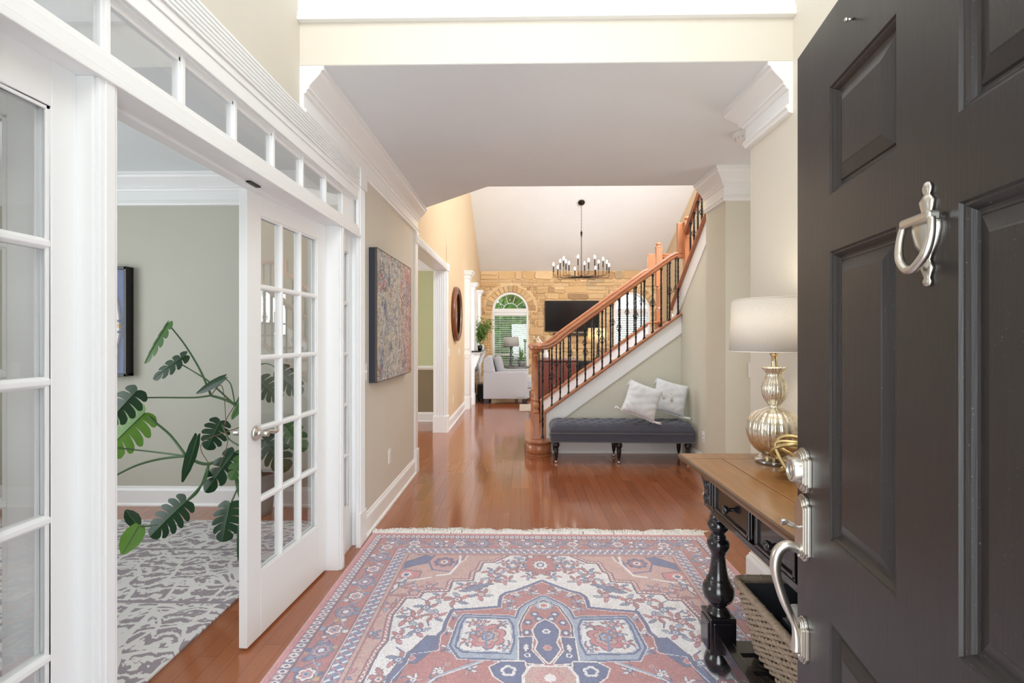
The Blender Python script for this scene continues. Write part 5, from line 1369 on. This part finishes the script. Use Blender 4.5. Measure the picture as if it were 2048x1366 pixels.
def monstera_leaf(base, tip, wide, normal, m, curl=.12, nl=5, cut=.72, side=(1, 1), vein=None):
    base = Vector(base); tip = Vector(tip); X = (tip - base); L = X.length; X.normalize(); N = Vector(normal); N = (N - X * N.dot(X)).normalized(); Yv = N.cross(X)
    W = wide * 1.38; vs = []; fs = []; 
    def P(x, y):  # local to world with droop and fold
        z = -curl * L * (x ** 2) + .05 * L - abs(y) * .18 * W - .12 * y * y * W
        return base + X * (x * L) + Yv * (y * W) + N * z
    env = lambda x: (max(0, (x + .16)) ** .5) * (max(0, 1.02 - x)) ** .62 * .98 if x > -.16 else 0
    for sg in (1, -1):
        k_ = side[0] if sg > 0 else side[1]
        t0 = -.02
        for i in range(nl + 1):
            a0 = t0 + (.86) * i / (nl + 1); a1 = t0 + .86 * (i + 1) / (nl + 1); last = i == nl; first = i == 0
            if last: a1 = 1.0
            # outer target on the outline, swept forward
            o0 = -.16 + 1.14 * (i / (nl + 1)); o1 = -.16 + 1.14 * ((i + 1) / (nl + 1)); om = (o0 + o1) / 2
            gap = 0 if nl == 0 else .15
            cols = []
            for r in range(7):
                f = r / 6
                xa = a0 + (o0 + .10 * f - a0) * f; xb = a1 + (o1 + .10 * f - a1) * f
                if last: xb = 1.0 - .02 * f
                w0 = xb - xa
                g_ = gap * max(0, (f - (1 - cut)) / cut) ** .6 * w0 if not last or True else 0
                xa2 = xa + (g_ if not first else 0); xb2 = xb - (g_ * .6 if not last else 0)
                if r == 6: xm = (xa2 + xb2) / 2; xa2 = xm - (xm - xa2) * .55; xb2 = xm + (xb2 - xm) * .55
                ya = f * env(max(-.15, min(1, xa2))) * .5 * k_; yb = f * env(max(-.15, min(1, xb2))) * .5 * k_; ym = f * (env(max(-.15, min(1, (xa2 + xb2) / 2)))) * .5 * k_ * (1.06 if r == 6 else 1)
                if first and r == 0: xa2 = 0
                cols.append(((xa2, ya), ((xa2 + xb2) / 2, ym), (xb2, yb)))
            o_ = len(vs)
            for cset in cols:
                for x, y in cset: vs.append(P(x, sg * y))
            for r in range(6):
                for q_ in range(2):
                    a = o_ + r * 3 + q_; f_ = (a, a + 1, a + 4, a + 3); fs.append(f_ if sg > 0 else f_[::-1])
    q = MB(); q.add(vs, fs, True); lf = q.build('leaf', m, mo, recalc=False); lf.location = -MP
    q = MB(); q.tube([P(x, 0) + N * .001 for x in (-.0, .25, .5, .75, .98)], [.0035, .003, .0025, .002, .001], 5); v_ = q.build('midrib', STM, lf)
    return lf
def stem(pts, r0, r1=None, m=None, name='stem'):
    cc = catmull([tuple(p) for p in pts], 6); r1 = r1 or r0 * .6
    q = MB(); q.tube(cc, [r0 + (r1 - r0) * i / (len(cc) - 1) for i in range(len(cc))], 8); o = q.build(name, m or STM, mo); o.location = -MP
F_ = (0.25, -1, .1)
# leaves: base pixel, tip pixel, depths, width, normal, material
monstera_leaf(pix(340, 648, 3.1), pix(289, 728, 3.0), .15, (-.45, -1, .15), LM, .05, 4, .5, (1, .6))
monstera_leaf(pix(374, 712, 3.2), pix(302, 757, 3.15), .15, (.1, -1, .55), LD, .12, 4)
monstera_leaf(pix(452, 755, 3.1), pix(392, 787, 3.1), .09, (.2, -1, .7), LD, .05, 0)
monstera_leaf(pix(277, 782, 3.0), pix(208, 852, 2.9), .26, (.3, -1, .7), LD, .1, 4)
monstera_leaf(pix(294, 826, 3.12), pix(196, 916, 3.05), .34, (.25, -1, .35), LB, .1, 5)
monstera_leaf(pix(392, 872, 3.0), pix(367, 966, 2.95), .09, (.9, -.5, .1), LD, .1, 0)
monstera_leaf(pix(442, 842, 3.25), pix(412, 900, 3.2), .23, (.2, -1, .2), LD, .1, 4)
monstera_leaf(pix(374, 1003, 2.85), pix(296, 1074, 2.75), .25, (.1, -1, .45), LD, .12, 5)
monstera_leaf(pix(463, 1006, 2.95), pix(443, 1084, 2.85), .28, (-.1, -1, .3), LD, .1, 4)
monstera_leaf(pix(278, 1052, 2.8), pix(244, 1108, 2.7), .14, (.5, -1, .2), LB, .15, 0)
monstera_leaf(pix(275, 1050, 2.82), pix(251, 1020, 2.8), .09, (.5, -1, .6), LD, .1, 0)
monstera_leaf(pix(470, 905, 3.1), pix(408, 985, 3.0), .2, (.0, -1, .2), LD, .1, 3)
monstera_leaf(pix(486, 800, 3.1), pix(462, 838, 3.0), .14, (-.5, -1, .2), LM, .1, 0)
monstera_leaf(pix(482, 1045, 2.9), pix(472, 1122, 2.8), .08, (-.7, -1, 0), LD, .1, 0)
monstera_leaf(pix(484, 915, 2.95), pix(462, 960, 2.85), .12, (.6, -1, 0), LM, .1, 2)
monstera_leaf(pix(520, 760, 3.3), pix(560, 800, 3.25), .22, (.1, -1, .3), LD, .1, 4)
monstera_leaf(pix(560, 740, 3.4), pix(600, 790, 3.3), .22, (-.1, -1, .4), LD, .1, 4)
monstera_leaf(pix(530, 880, 3.3), pix(575, 940, 3.2), .26, (.2, -1, .2), LD, .1, 4)
monstera_leaf(pix(570, 850, 3.5), pix(610, 900, 3.4), .22, (.1, -1, .3), LM, .1, 3)
crown = pix(500, 900, 3.15); node1 = pix(417, 928, 3.1); node0 = pix(372, 912, 3.05); top = pix(470, 810, 3.15); tnode = pix(422, 791, 3.15)
potz = Vector((MP.x, MP.y, .31))
stem([potz, pix(505, 980, 3.15), crown, node1, node0], .014, .009); stem([potz, pix(500, 860, 3.18), top, tnode], .012, .008)
stem([potz, pix(488, 1000, 3.1), pix(470, 950, 3.1), pix(452, 930, 3.1)], .013, .01)
stem([node0, pix(340, 870, 3.1), pix(305, 840, 3.1), pix(294, 826, 3.12)], .0085, .005)
stem([node0, pix(300, 903, 3.1), pix(215, 894, 3.05), pix(150, 888, 3.0)], .006, .004)
stem([node0, pix(320, 918, 3.05), pix(270, 932, 3.0), pix(218, 958, 2.95)], .008, .006)
stem([tnode, pix(390, 795, 3.1), pix(330, 795, 3.05), pix(277, 794, 3.0), pix(277, 783, 3.0)], .006, .004)
stem([tnode, pix(400, 740, 3.15), pix(370, 690, 3.12), pix(340, 652, 3.1)], .0075, .004)
stem([top, pix(420, 765, 3.18), pix(395, 748, 3.18), pix(360, 727, 3.2)], .006, .004)
stem([top, pix(462, 770, 3.1), pix(450, 757, 3.1)], .004, .003)
stem([node1, pix(410, 960, 3.0), pix(373, 1003, 2.87), pix(330, 1045, 2.82), pix(278, 1053, 2.8)], .008, .004)
stem([node1, pix(398, 980, 2.95), pix(374, 1003, 2.86)], .006, .004)
stem([node0, pix(380, 890, 3.0), pix(391, 872, 3.0)], .005, .003)
stem([crown, pix(460, 880, 3.2), pix(442, 844, 3.25)], .005, .004); stem([crown, pix(486, 950, 3.05), pix(463, 1004, 2.95)], .007, .005)
stem([crown, pix(487, 990, 3.0), pix(482, 1045, 2.9)], .006, .004); stem([crown, pix(484, 905, 3.0), pix(470, 905, 3.1)], .006, .004)
stem([top, pix(500, 770, 3.2), pix(522, 760, 3.3)], .006, .004); stem([top, pix(520, 730, 3.3), pix(560, 740, 3.4)], .006, .004)
stem([crown, pix(520, 870, 3.25), pix(530, 880, 3.3)], .006, .004); stem([crown, pix(540, 850, 3.3), pix(570, 850, 3.5)], .006, .004)
stem([top, pix(448, 850, 3.1), pix(456, 880, 3.1), pix(440, 930, 3.05), pix(424, 940, 3.0)], .003, .002, plain('aerial_root', (120, 92, 72), .7), 'aerial_root')
stem([tnode, pix(440, 770, 3.1), pix(448, 790, 3.1), pix(452, 850, 3.1)], .003, .002, bpy.data.materials['aerial_root'], 'aerial_root')
stem([pix(478, 855, 3.1), pix(450, 865, 3.05), pix(410, 880, 3.0), pix(402, 900, 3.0), pix(420, 930, 3.05)], .003, .002, bpy.data.materials['aerial_root'], 'aerial_root')
stem([(MP.x - .05, MP.y - .02, .3), (MP.x - .07, MP.y - .05, .6), (MP.x - .08, MP.y - .08, .95)], .022, .02, plain('grey_moss_pole', (120, 128, 122), .9), 'support_pole')
q = MB().lathe([(0, 0), (.075, 0), (.085, .04), (.105, .3), (.11, .32), (.105, .32), (.10, .3), (0, .3)], seg=36, cap=False); q.build('pot', plain('grey_glazed_pot', (150, 156, 158), .35), mo)
q = MB().lathe([(0, .305), (.06, .308), (.1, .3)], seg=24, cap=False); q.build('soil', plain('potting_soil', (48, 38, 30), .95, bump=.8, scale=80), mo)

# ================================================================== OUTSIDE THE WINDOWS
g = G('lawn'); g.pr(col=g.mix(g.noise(g.geo(), 3, 5), lin((96, 132, 64)), lin((150, 178, 98))), rough=.95)
struct('ground_lawn', MB().box(-14, 16, 13.3, 34, -.3, -.2), g.m)
def tree(name, label, x, y, h, r, n, col, seed):
    rs = random.Random(seed); t = thing(name, label, 'tree', (x, y, -.2), 0, 'trees outside the arched window')
    MB().lathe([(.16, 0), (.1, h * .4), (.04, h * .85)], seg=12).build('trunk', plain('bark', (96, 80, 64), .9), t)
    q = MB()
    for k in range(n):
        th = rs.uniform(0, 6.28); ph = math.acos(rs.uniform(-1, 1)); rr = r * rs.uniform(.45, 1) ** .5 * (1 + .25 * math.sin(3 * th + seed) * math.sin(4 * ph))
        p_ = Vector((rr * math.sin(ph) * math.cos(th), rr * math.sin(ph) * math.sin(th), h * .55 + rr * math.cos(ph) * h * .45 / r))
        d_ = Vector((rs.gauss(0, 1), rs.gauss(0, 1), rs.gauss(0, 1))).normalized(); s_ = d_.orthogonal().normalized(); L_ = rs.uniform(.12, .24)
        q.add([p_, p_ + d_ * L_ * .5 + s_ * L_ * .3, p_ + d_ * L_, p_ + d_ * L_ * .5 - s_ * L_ * .3], [(0, 1, 2, 3)])
    g = G('foliage'); g.t.nodes.remove(g.b); c = g.mix(g.noise(g.geo(), 2, 3), lin(col), lin(tuple(min(255, x * 1.45) for x in col)))
    mx = g.n('MixShader', {0: .5, 1: g.n('BsdfDiffuse', {0: c}), 2: g.n('BsdfTranslucent', {0: c})}); g.t.links.new(mx.outputs[0], g.out.inputs[0])
    o = q.build('foliage', g.m, t, recalc=False); o['kind'] = 'stuff'
tree('garden_tree', 'dense green tree outside, filling the arched window by the armchair', -.6, 18.4, 6.5, 1.7, 16000, (84, 128, 50), 1)
tree('garden_tree', 'lighter green tree outside, further back and to the left of the other', -4.6, 23.5, 7.0, 2.1, 9000, (112, 152, 68), 2)
tree('garden_shrub', 'low shrub outside at the foot of the arched window', -.3, 15.4, 1.7, .8, 5000, (70, 104, 56), 3)
# ================================================================== FOYER RUG (woven pattern held as a colour per tuft)
def foyer_rug():
    HWd, LEN = 1.155, 3.06; qx, qy = 330, 350
    X, Y = np.meshgrid((np.arange(qx) + .5) * HWd / qx, (np.arange(qy) + .5) * LEN / 2 / qy)
    rs = random.Random(21)
    c = {k: np.array(v, float) for k, v in dict(red=(182, 114, 114), pink=(204, 152, 152), tan=(204, 164, 158), white=(244, 244, 246), blue=(118, 134, 172),
         navy=(86, 100, 148), light=(162, 180, 204), line=(96, 92, 116), gold=(196, 160, 120), rose=(210, 128, 134)).items()}
    img = np.zeros((qy, qx, 3)); img[:] = c['tan']
    def inside(poly):
        m = np.zeros(X.shape, bool); n = len(poly)
        for i in range(n):
            x0, y0 = poly[i]; x1, y1 = poly[(i + 1) % n]
            if y0 == y1: continue
            k = ((y0 > Y) != (y1 > Y)) & (X < (x1 - x0) * (Y - y0) / (y1 - y0) + x0); m ^= k
        return m
    def edge(poly, w_, closed=True):
        d = np.full(X.shape, 9.0); n = len(poly)
        for i in range(n if closed else n - 1):
            ax, ay = poly[i]; bx, by = poly[(i + 1) % n]; dx, dy = bx - ax, by - ay; L = dx * dx + dy * dy + 1e-12
            t = np.clip(((X - ax) * dx + (Y - ay) * dy) / L, 0, 1); d = np.minimum(d, np.hypot(X - ax - t * dx, Y - ay - t * dy))
        return d < w_
    def poly(P, fill, out=None, w_=.004, mask=None):
        m = inside(P); m = m if mask is None else m & mask; img[m] = c[fill]
        if out:
            e = edge(P, w_); e = e if mask is None else e & mask; img[e] = c[out]
    def flower(cx, cy, r, n, cols, ph=0.0, mask=None, sq=1.0):
        dx, dy = X - cx, (Y - cy) / sq; rr = np.hypot(dx, dy); th = np.arctan2(dy, dx)
        shp = r * (.72 + .28 * np.abs(np.cos(n * th / 2 + ph)) ** .6)
        for k, (s, col) in enumerate(cols):
            m = rr < shp * s; m = m if mask is None else m & mask; img[m] = c[col]
    def leaf(cx, cy, L, w_, a, fill, out='line', mask=None):
        ca, sa = math.cos(a), math.sin(a); u = ((X - cx) * ca + (Y - cy) * sa) / L; v = (-(X - cx) * sa + (Y - cy) * ca) / w_
        s = np.abs(v) - (1 - u * u) * (1 + .35 * np.sin(u * 11)); m = (np.abs(u) < 1) & (s < 0); o = (np.abs(u) < 1.08) & (s < .45) & ~m
        if mask is not None: m &= mask; o &= mask
        img[o] = c[out]; img[m] = c[fill]
    def spray(cx, cy, s, mask=None, pal=('red', 'blue', 'rose', 'light')):
        """a small palmette on a branching stalk"""
        a = rs.uniform(0, 6.28)
        e = edge([(cx, cy), (cx + math.cos(a) * s, cy + math.sin(a) * s), (cx + math.cos(a + .5) * s * 1.7, cy + math.sin(a + .5) * s * 1.7)], .0042, False)
        if mask is not None: e &= mask
        img[e] = c['navy']
        for k in range(5): leaf(cx + math.cos(a + k * 1.3) * s * .75, cy + math.sin(a + k * 1.3) * s * .75, s * .5, s * .17, a + k * 1.3 + .4, pal[k % 4], mask=mask)
        flower(cx, cy, s * .42, 6, ((1.15, 'line'), (1, pal[rs.randrange(3)]), (.55, 'white'), (.3, 'navy')), rs.random(), mask)
    # --- spandrels
    poly([(0, .235), (1.16, .235), (1.16, 1.7), (0, 1.7)], 'tan')
    ctr = lambda P: [(x, y) for x, y in P]
    poly([(.62, .24), (.88, .235), (.87, .39), (.80, .35), (.72, .33)], 'white', 'line'); 
    for p_ in ((.66, .27), (.74, .29), (.82, .31), (.84, .26)): flower(p_[0], p_[1], .03, 5, ((1.1, 'line'), (1, 'red'), (.5, 'tan')), p_[0] * 9)
    poly([(.49, .31), (.63, .29), (.69, .40), (.64, .53), (.52, .555)], 'pink', 'navy', .006)
    flower(.585, .43, .06, 8, ((1.1, 'line'), (1, 'navy'), (.7, 'red'), (.4, 'white'), (.2, 'navy')))
    poly([(.66, .36), (.72, .34), (.78, .40), (.85, .45), (.90, .54), (.85, .55), (.76, .48), (.69, .45)], 'navy', 'line')
    for k in range(3): e = edge([(.44 + .02 * k, .27), (.46 + .02 * k, .40), (.48 + .02 * k, .43)], .0035, False); img[e] = c['white' if k == 0 else 'line']
    e = edge([(.50, .30), (.49, .44), (.53, .58), (.60, .60)], .008, False); img[e] = c['white']
    poly([(.70, .55), (.80, .53), (.86, .60), (.78, .64), (.70, .62)], 'rose', 'line'); flower(.78, .59, .03, 6, ((1, 'white'), (.6, 'navy')))
    e = edge([(.63, .62), (.74, .66), (.86, .665)], .006, False); img[e] = c['white']
    for k in range(14): 
        x_, y_ = rs.uniform(.60, .90), rs.uniform(.62, 1.45)
        leaf(x_, y_, .035, .012, rs.uniform(0, 3.1), rs.choice(['blue', 'light', 'red', 'white']))
    for x_, y_ in ((.62, .72), (.70, .74), (.78, .70), (.84, .80), (.80, .92), (.86, 1.02), (.82, 1.15), (.87, 1.3), (.84, 1.42)): spray(x_, y_, .045)
    poly([(.80, .68), (.83, .72), (.815, .75), (.85, .80), (.82, .80), (.79, .74)], 'white', 'line'); poly([(.84, .78), (.86, .83), (.835, .86), (.82, .82)], 'light', 'line')
    # --- stepped white field
    W_ = [(-.05, .245), (.10, .245), (.28, .43), (.345, .435), (.36, .54), (.385, .56), (.385, .655), (.50, .665), (.505, .775), (.64, .785), (.65, .84), (.72, .845), (.735, .93), (.75, 1.0), (.74, 1.08), (.72, 1.2), (.74, 1.28), (.755, 1.7), (-.05, 1.7)]
    e = edge(W_, .026); poly(W_, 'white'); mw = inside(W_)
    img[e & ~mw] = c['red']; img[edge(W_, .03) & ~edge(W_, .026) & ~mw] = c['line']; img[edge(W_, .005)] = c['line']
    for k in range(0, 150):   # little marks inside the stepped band
        pass
    bandm = edge(W_, .02) & ~edge(W_, .008) & ~mw; dots = ((np.floor(X / .012) + np.floor(Y / .012)) % 2 == 0); img[bandm & dots] = c['white']
    e0 = inside(W_) & ~edge(W_, .012)
    poly([(-.05, .27), (.09, .27), (.15, .33), (.16, .43), (.11, .52), (0.0, .62), (-.05, .62)], 'white', None)
    flower(0.0, .46, .10, 10, ((1.12, 'line'), (1, 'red'), (.55, 'rose'), (.5, 'line'), (.44, 'white'), (.26, 'navy'), (.14, 'white')), .3, None, 1.25)
    for k in range(9):
        a = math.pi * (k - 4) / 9; leaf(.0 + .15 * math.sin(a + math.pi) * -1, .46 - .17 * math.cos(a), .035, .014, a * 1.0 + 1.57, ['navy', 'light', 'blue'][k % 3], mask=e0)
    for x_, y_, s in ((.13, .50, .05), (.20, .52, .055), (.22, .43, .04), (.29, .55, .05), (.28, .63, .055), (.36, .70, .05), (.20, .64, .05), (.33, .80, .055), (.43, .72, .05), (.45, .85, .06), (.55, .83, .05), (.60, .93, .055), (.54, 1.0, .05), (.66, 1.03, .06), (.60, 1.12, .05), (.68, 1.17, .05), (.14, .42, .035), (.10, .33, .03), (.64, 1.33, .05), (.69, 1.45, .06), (.72, .96, .03), (.07, .60, .04)):
        spray(x_, y_, s, e0)
    for k in range(3):
        for j in range(2): leaf(.33 + .0 + .03 * k, .70 + .028 * k, .06, .010, .15 + .1 * j, 'blue', mask=e0)
    # --- red inner medallion
    R_ = [(-.05, .63), (.0, .645), (.07, .70), (.145, .755), (.20, .78), (.227, .82), (.228, .915), (.345, .935), (.465, .95), (.48, 1.05), (.482, 1.12), (.50, 1.155), (.492, 1.255), (.605, 1.28), (.612, 1.35), (.65, 1.45), (.65, 1.7), (-.05, 1.7)]
    poly(R_, 'red', 'navy', .009); mr_ = inside(R_) & ~edge(R_, .014)
    poly([(.50, 1.165), (.55, 1.16), (.60, 1.27), (.61, 1.35), (.56, 1.35), (.50, 1.26)], 'navy', 'line'); poly([(.60, 1.36), (.64, 1.36), (.66, 1.45), (.62, 1.46)], 'navy', 'line')
    img[edge(R_, .016) & ~edge(R_, .012) & inside(R_)] = c['white']
    for k in range(26):
        x_, y_ = rs.uniform(0, .62), rs.uniform(.68, 1.62)
        flower(x_, y_, rs.uniform(.012, .024), 5, ((1.15, 'line'), (1, rs.choice(['white', 'navy', 'light', 'pink'])), (.4, 'red')), rs.random() * 3, mr_)
    for x_, y_ in ((.09, .75), (.14, .80), (.05, .78), (.18, .86), (.17, .93), (.44, 1.0), (.45, 1.12), (.44, 1.25), (.33, 1.38), (.45, 1.40), (.55, 1.45), (.38, 1.52), (.28, 1.55)): spray(x_, y_, .032, mr_, ('white', 'navy', 'light', 'pink'))
    e = edge([(.27, 1.32), (.45, 1.42), (.62, 1.62)], .005, False); img[e] = c['light']; img[edge([(.28, 1.335), (.46, 1.435), (.60, 1.62)], .003, False)] = c['white']
    # --- light blue strapwork
    L_ = [(-.05, .81), (.01, .81), (.093, .885), (.127, .935), (.143, 1.015), (.175, 1.0), (.40, .99), (.42, 1.05), (.435, 1.23), (.385, 1.315), (.30, 1.318), (.16, 1.325), (.1, 1.35), (-.05, 1.4)]
    poly(L_, 'light', 'navy', .006); img[edge(L_, .010) & ~edge(L_, .006) & ~inside(L_)] = c['white']
    I_ = [(-.05, .845), (.0, .85), (.075, .91), (.107, 1.0), (.125, 1.07), (.118, 1.18), (.112, 1.345), (-.05, 1.4)]
    poly(I_, 'red', 'line', .004); img[edge(I_, .009) & ~edge(I_, .005)] = c['white']
    Pn = [(.178, 1.022), (.39, 1.012), (.402, 1.07), (.408, 1.238), (.37, 1.275), (.165, 1.282), (.148, 1.205), (.155, 1.08)]
    poly(Pn, 'white', 'navy', .006); img[edge(Pn, .012) & ~edge(Pn, .008) & inside(Pn)] = c['light']; mp = inside(Pn) & ~edge(Pn, .014)
    flower(.27, 1.16, .082, 7, ((1.08, 'line'), (1, 'rose'), (.72, 'line'), (.66, 'tan'), (.42, 'navy'), (.3, 'light'), (.14, 'red')), .4, mp, 1.1)
    img[edge([(.20, 1.07), (.30, 1.14), (.34, 1.24)], .006, False) & mp] = c['red']; img[edge([(.34, 1.05), (.28, 1.14), (.27, 1.26)], .006, False) & mp] = c['blue']
    for x_, y_ in ((.20, 1.06), (.35, 1.06), (.36, 1.20), (.19, 1.24), (.30, 1.05), (.34, 1.14)): spray(x_, y_, .03, mp)
    flower(.0, .90, .05, 8, ((1.1, 'line'), (1, 'light'), (.7, 'white'), (.4, 'rose')), .2, None, .8)
    for x_, y_ in ((.05, .98), (.085, 1.05), (.09, 1.13), (.03, 1.02)): flower(x_, y_, .022, 6, ((1.15, 'line'), (1, 'navy'), (.5, 'white')))
    N_ = [(-.05, 1.035), (.0, 1.03), (.035, 1.06), (.058, 1.11), (.05, 1.16), (.036, 1.20), (.05, 1.25), (.025, 1.30), (.0, 1.335), (-.05, 1.34)]
    img[edge(N_, .011)] = c['white']; poly(N_, 'navy', 'line', .003); flower(0, 1.12, .02, 6, ((1, 'white'), (.5, 'blue'))); flower(0, 1.24, .022, 6, ((1, 'tan'), (.5, 'rose')))
    Nw = [(.068, 1.165), (.125, 1.17), (.122, 1.335), (.025, 1.345), (.05, 1.30), (.075, 1.26)]
    img[edge(Nw, .009)] = c['white']; poly(Nw, 'navy', 'line', .003); leaf(.095, 1.24, .03, .01, 1.5, 'white'); flower(.09, 1.29, .016, 5, ((1, 'white'), (.5, 'navy')))
    N2 = [(.105, 1.335), (.20, 1.335), (.245, 1.37), (.225, 1.42), (.18, 1.46), (.12, 1.46), (.10, 1.39)]
    img[edge(N2, .009)] = c['white']; poly(N2, 'navy', 'line', .003); flower(.17, 1.39, .035, 5, ((1, 'white'), (.6, 'navy')), .5)
    poly([(-.05, 1.36), (.08, 1.36), (.11, 1.42), (.09, 1.7), (-.05, 1.7)], 'tan', 'white', .006); flower(0, 1.43, .05, 8, ((1.1, 'rose'), (1, 'pink'), (.5, 'white'))); flower(.0, 1.60, .11, 10, ((1.1, 'white'), (1, 'light'), (.7, 'blue'), (.4, 'white')))
    # --- borders
    d = np.minimum(HWd - X, Y); t = np.where(HWd - X < Y, Y, X + 3)
    m = d < .335; img[m] = c['red']
    def line(a, w_, col): img[(d > a) & (d < a + w_)] = c[col]
    img[d < .03] = c['rose']; img[d < .010] = c['pink']
    g1 = (d > .034) & (d < .082); img[g1] = c['pink']; s = t / .034; k = np.abs((s % 1) - .5); dd = np.abs(d - .058) / .024
    img[g1 & (k * 2 + dd < .95)] = c['white']; img[g1 & (k * 2 + dd < .5)] = c['line']; img[g1 & (np.abs(k - .5) < .1)] = c['navy']
    line(.03, .004, 'line'); line(.082, .004, 'line'); line(.088, .003, 'line')
    mb_ = (d > .092) & (d < .232); vd = .162 + .042 * np.sin(t * 2 * math.pi / .30)
    img[mb_ & (np.abs(d - vd) < .0045)] = c['navy']; img[mb_ & (np.abs(d - (.324 - vd)) < .003)] = c['light']
    def bflower(tc, dc, r, n, cols):
        dt = t - tc; ddv = d - dc; rr = np.hypot(dt, ddv); th = np.arctan2(ddv, dt); shp = r * (.7 + .3 * np.abs(np.cos(n * th / 2)) ** .7)
        for s_, col in cols: img[(rr < shp * s_) & mb_] = c[col]
    for k in range(0, 32):
        for t0 in (0, 3):
            tc = t0 + .075 + .15 * k; 
            if k % 2 == 0: bflower(tc, .162, .052, 8, ((1.1, 'line'), (1, 'blue'), (.72, 'pink'), (.5, 'navy'), (.3, 'white')))
            else: bflower(tc, .162, .038, 6, ((1.15, 'line'), (1, 'white'), (.7, 'rose'), (.45, 'light'), (.2, 'navy')))
            for q_ in range(7):
                a = rs.uniform(0, 6.28); rr_ = rs.uniform(.05, .085)
                bflower(tc + rr_ * math.cos(a), .162 + .058 * math.sin(a), rs.uniform(.009, .017), 5, ((1.2, 'line'), (1, rs.choice(['navy', 'white', 'light', 'blue', 'gold', 'blue']))))
    line(.232, .004, 'line'); line(.24, .004, 'white'); line(.246, .004, 'line')
    g2 = (d > .25) & (d < .305); img[g2] = c['blue']; s = t / .046; k = (s % 1) - .5; dd = (d - .278) / .028
    img[g2 & (np.abs(k * 2 + dd * .8) < .3)] = c['white']; img[g2 & (np.abs(k * 2 - dd * .8) < .2)] = c['rose']; img[g2 & (np.abs(k) < .1) & (np.abs(dd) < .25)] = c['navy']
    line(.305, .004, 'line'); img[(d > .309) & (d < .325)] = c['tan']; line(.325, .004, 'line')
    # --- pile wear
    npr = np.random.RandomState(4)
    full = np.concatenate([img, img[::-1]], 0); full = np.concatenate([full[:, ::-1], full], 1)
    ny, nx = full.shape[:2]; ns = npr.normal(1, .05, (ny, nx, 1)); cn = npr.normal(0, 1, (ny // 10 + 2, nx // 10 + 2)); cn = np.kron(cn, np.ones((10, 10)))[:ny, :nx, None]
    base = np.array([226, 216, 220.]); full = full * .74 + base * .26; full = np.clip(full * ns * (1 + .012 * cn), 0, 255) / 255
    linc = np.where(full <= .04045, full / 12.92, ((full + .055) / 1.055) ** 2.4)
    # --- mesh (grid top, rows from far edge towards the door)
    xs = np.linspace(-HWd, HWd, nx + 1); ys = np.linspace(0, -LEN, ny + 1)
    XX, YY = np.meshgrid(xs, ys); xe = .5; ZZ = np.full(XX.shape, .009) + .0006 * np.sin(XX * 9) * np.sin(YY * 7)
    V = np.stack([XX, YY, ZZ], -1).reshape(-1, 3)
    i = np.arange(nx); j = np.arange(ny); I, J = np.meshgrid(i, j); a = J * (nx + 1) + I
    F = np.stack([a, a + nx + 1, a + nx + 2, a + 1], -1).reshape(-1, 4)
    me = bpy.data.meshes.new('pile'); me.vertices.add(len(V)); me.vertices.foreach_set('co', V.ravel())
    me.loops.add(F.size); me.loops.foreach_set('vertex_index', F.ravel().astype(np.int32)); me.polygons.add(len(F)); me.polygons.foreach_set('loop_start', np.arange(0, F.size, 4, dtype=np.int32))
    me.update(calc_edges=True)
    ca = me.color_attributes.new('weave', 'FLOAT_COLOR', 'CORNER'); cc = np.ones((len(F), 4, 4), np.float32); cc[:, :, :3] = linc.reshape(-1, 1, 3); ca.data.foreach_set('color', cc.ravel())
    g = G('woven_wool_pattern'); at = g.n('VertexColor', layer_name='weave').outputs[0]
    n = g.noise(g.obj(), 500, 2); g.pr(col=g.mix(g.math('MULTIPLY', n, .18), at, lin((232, 230, 234))), rough=.95, spec=.1, sheen=.25); g.bump(n, .45, .003)
    me.materials.append(g.m)
    t_ = thing('foyer_rug', 'faded red, blue and ivory oriental rug with white fringe in the entrance hall', 'rug', (.12, 3.385, 0))
    o = bpy.data.objects.new('pile', me); C.objects.link(o); o.parent = t_
    MB().box(-HWd, HWd, -LEN, 0, .0005, .0065).build('backing', plain('rug_backing', (190, 130, 126), .95), t_)
    rs = random.Random(2); fr = G('cotton_fringe'); fr.pr(col=lin((248, 245, 240)), rough=.95)
    for yy, sg in ((0, 1), (-LEN, -1)):
        q = MB(); x = -HWd
        while x < HWd:
            for k in range(3):
                L_ = .066 + .018 * math.sin(x * 7) + .016 * math.sin(x * 31 + 1) + rs.uniform(-.012, .014); a = rs.uniform(-.55, .55) + .4 * math.sin(x * 11); z0 = .006
                lift = 1.0 if sg > 0 else .12; z0 = .006 if sg > 0 else .004; p0 = Vector((x + rs.uniform(-.004, .004), yy, z0)); p1 = p0 + Vector((math.sin(a) * L_ * .5, sg * L_ * .5, rs.uniform(.006, .024) * lift)); p2 = p0 + Vector((math.sin(a + rs.uniform(-.8, .8)) * L_, sg * L_ * rs.uniform(.6, 1), -.001 + rs.uniform(0, .016) * lift))
                w_ = .0029
                q.tube([p0, p1, p2], [w_, w_ * .9, w_ * .5], 4)
            x += .0058
        o = q.build('fringe', fr.m, t_, recalc=False); o['kind'] = 'stuff'
foyer_rug()
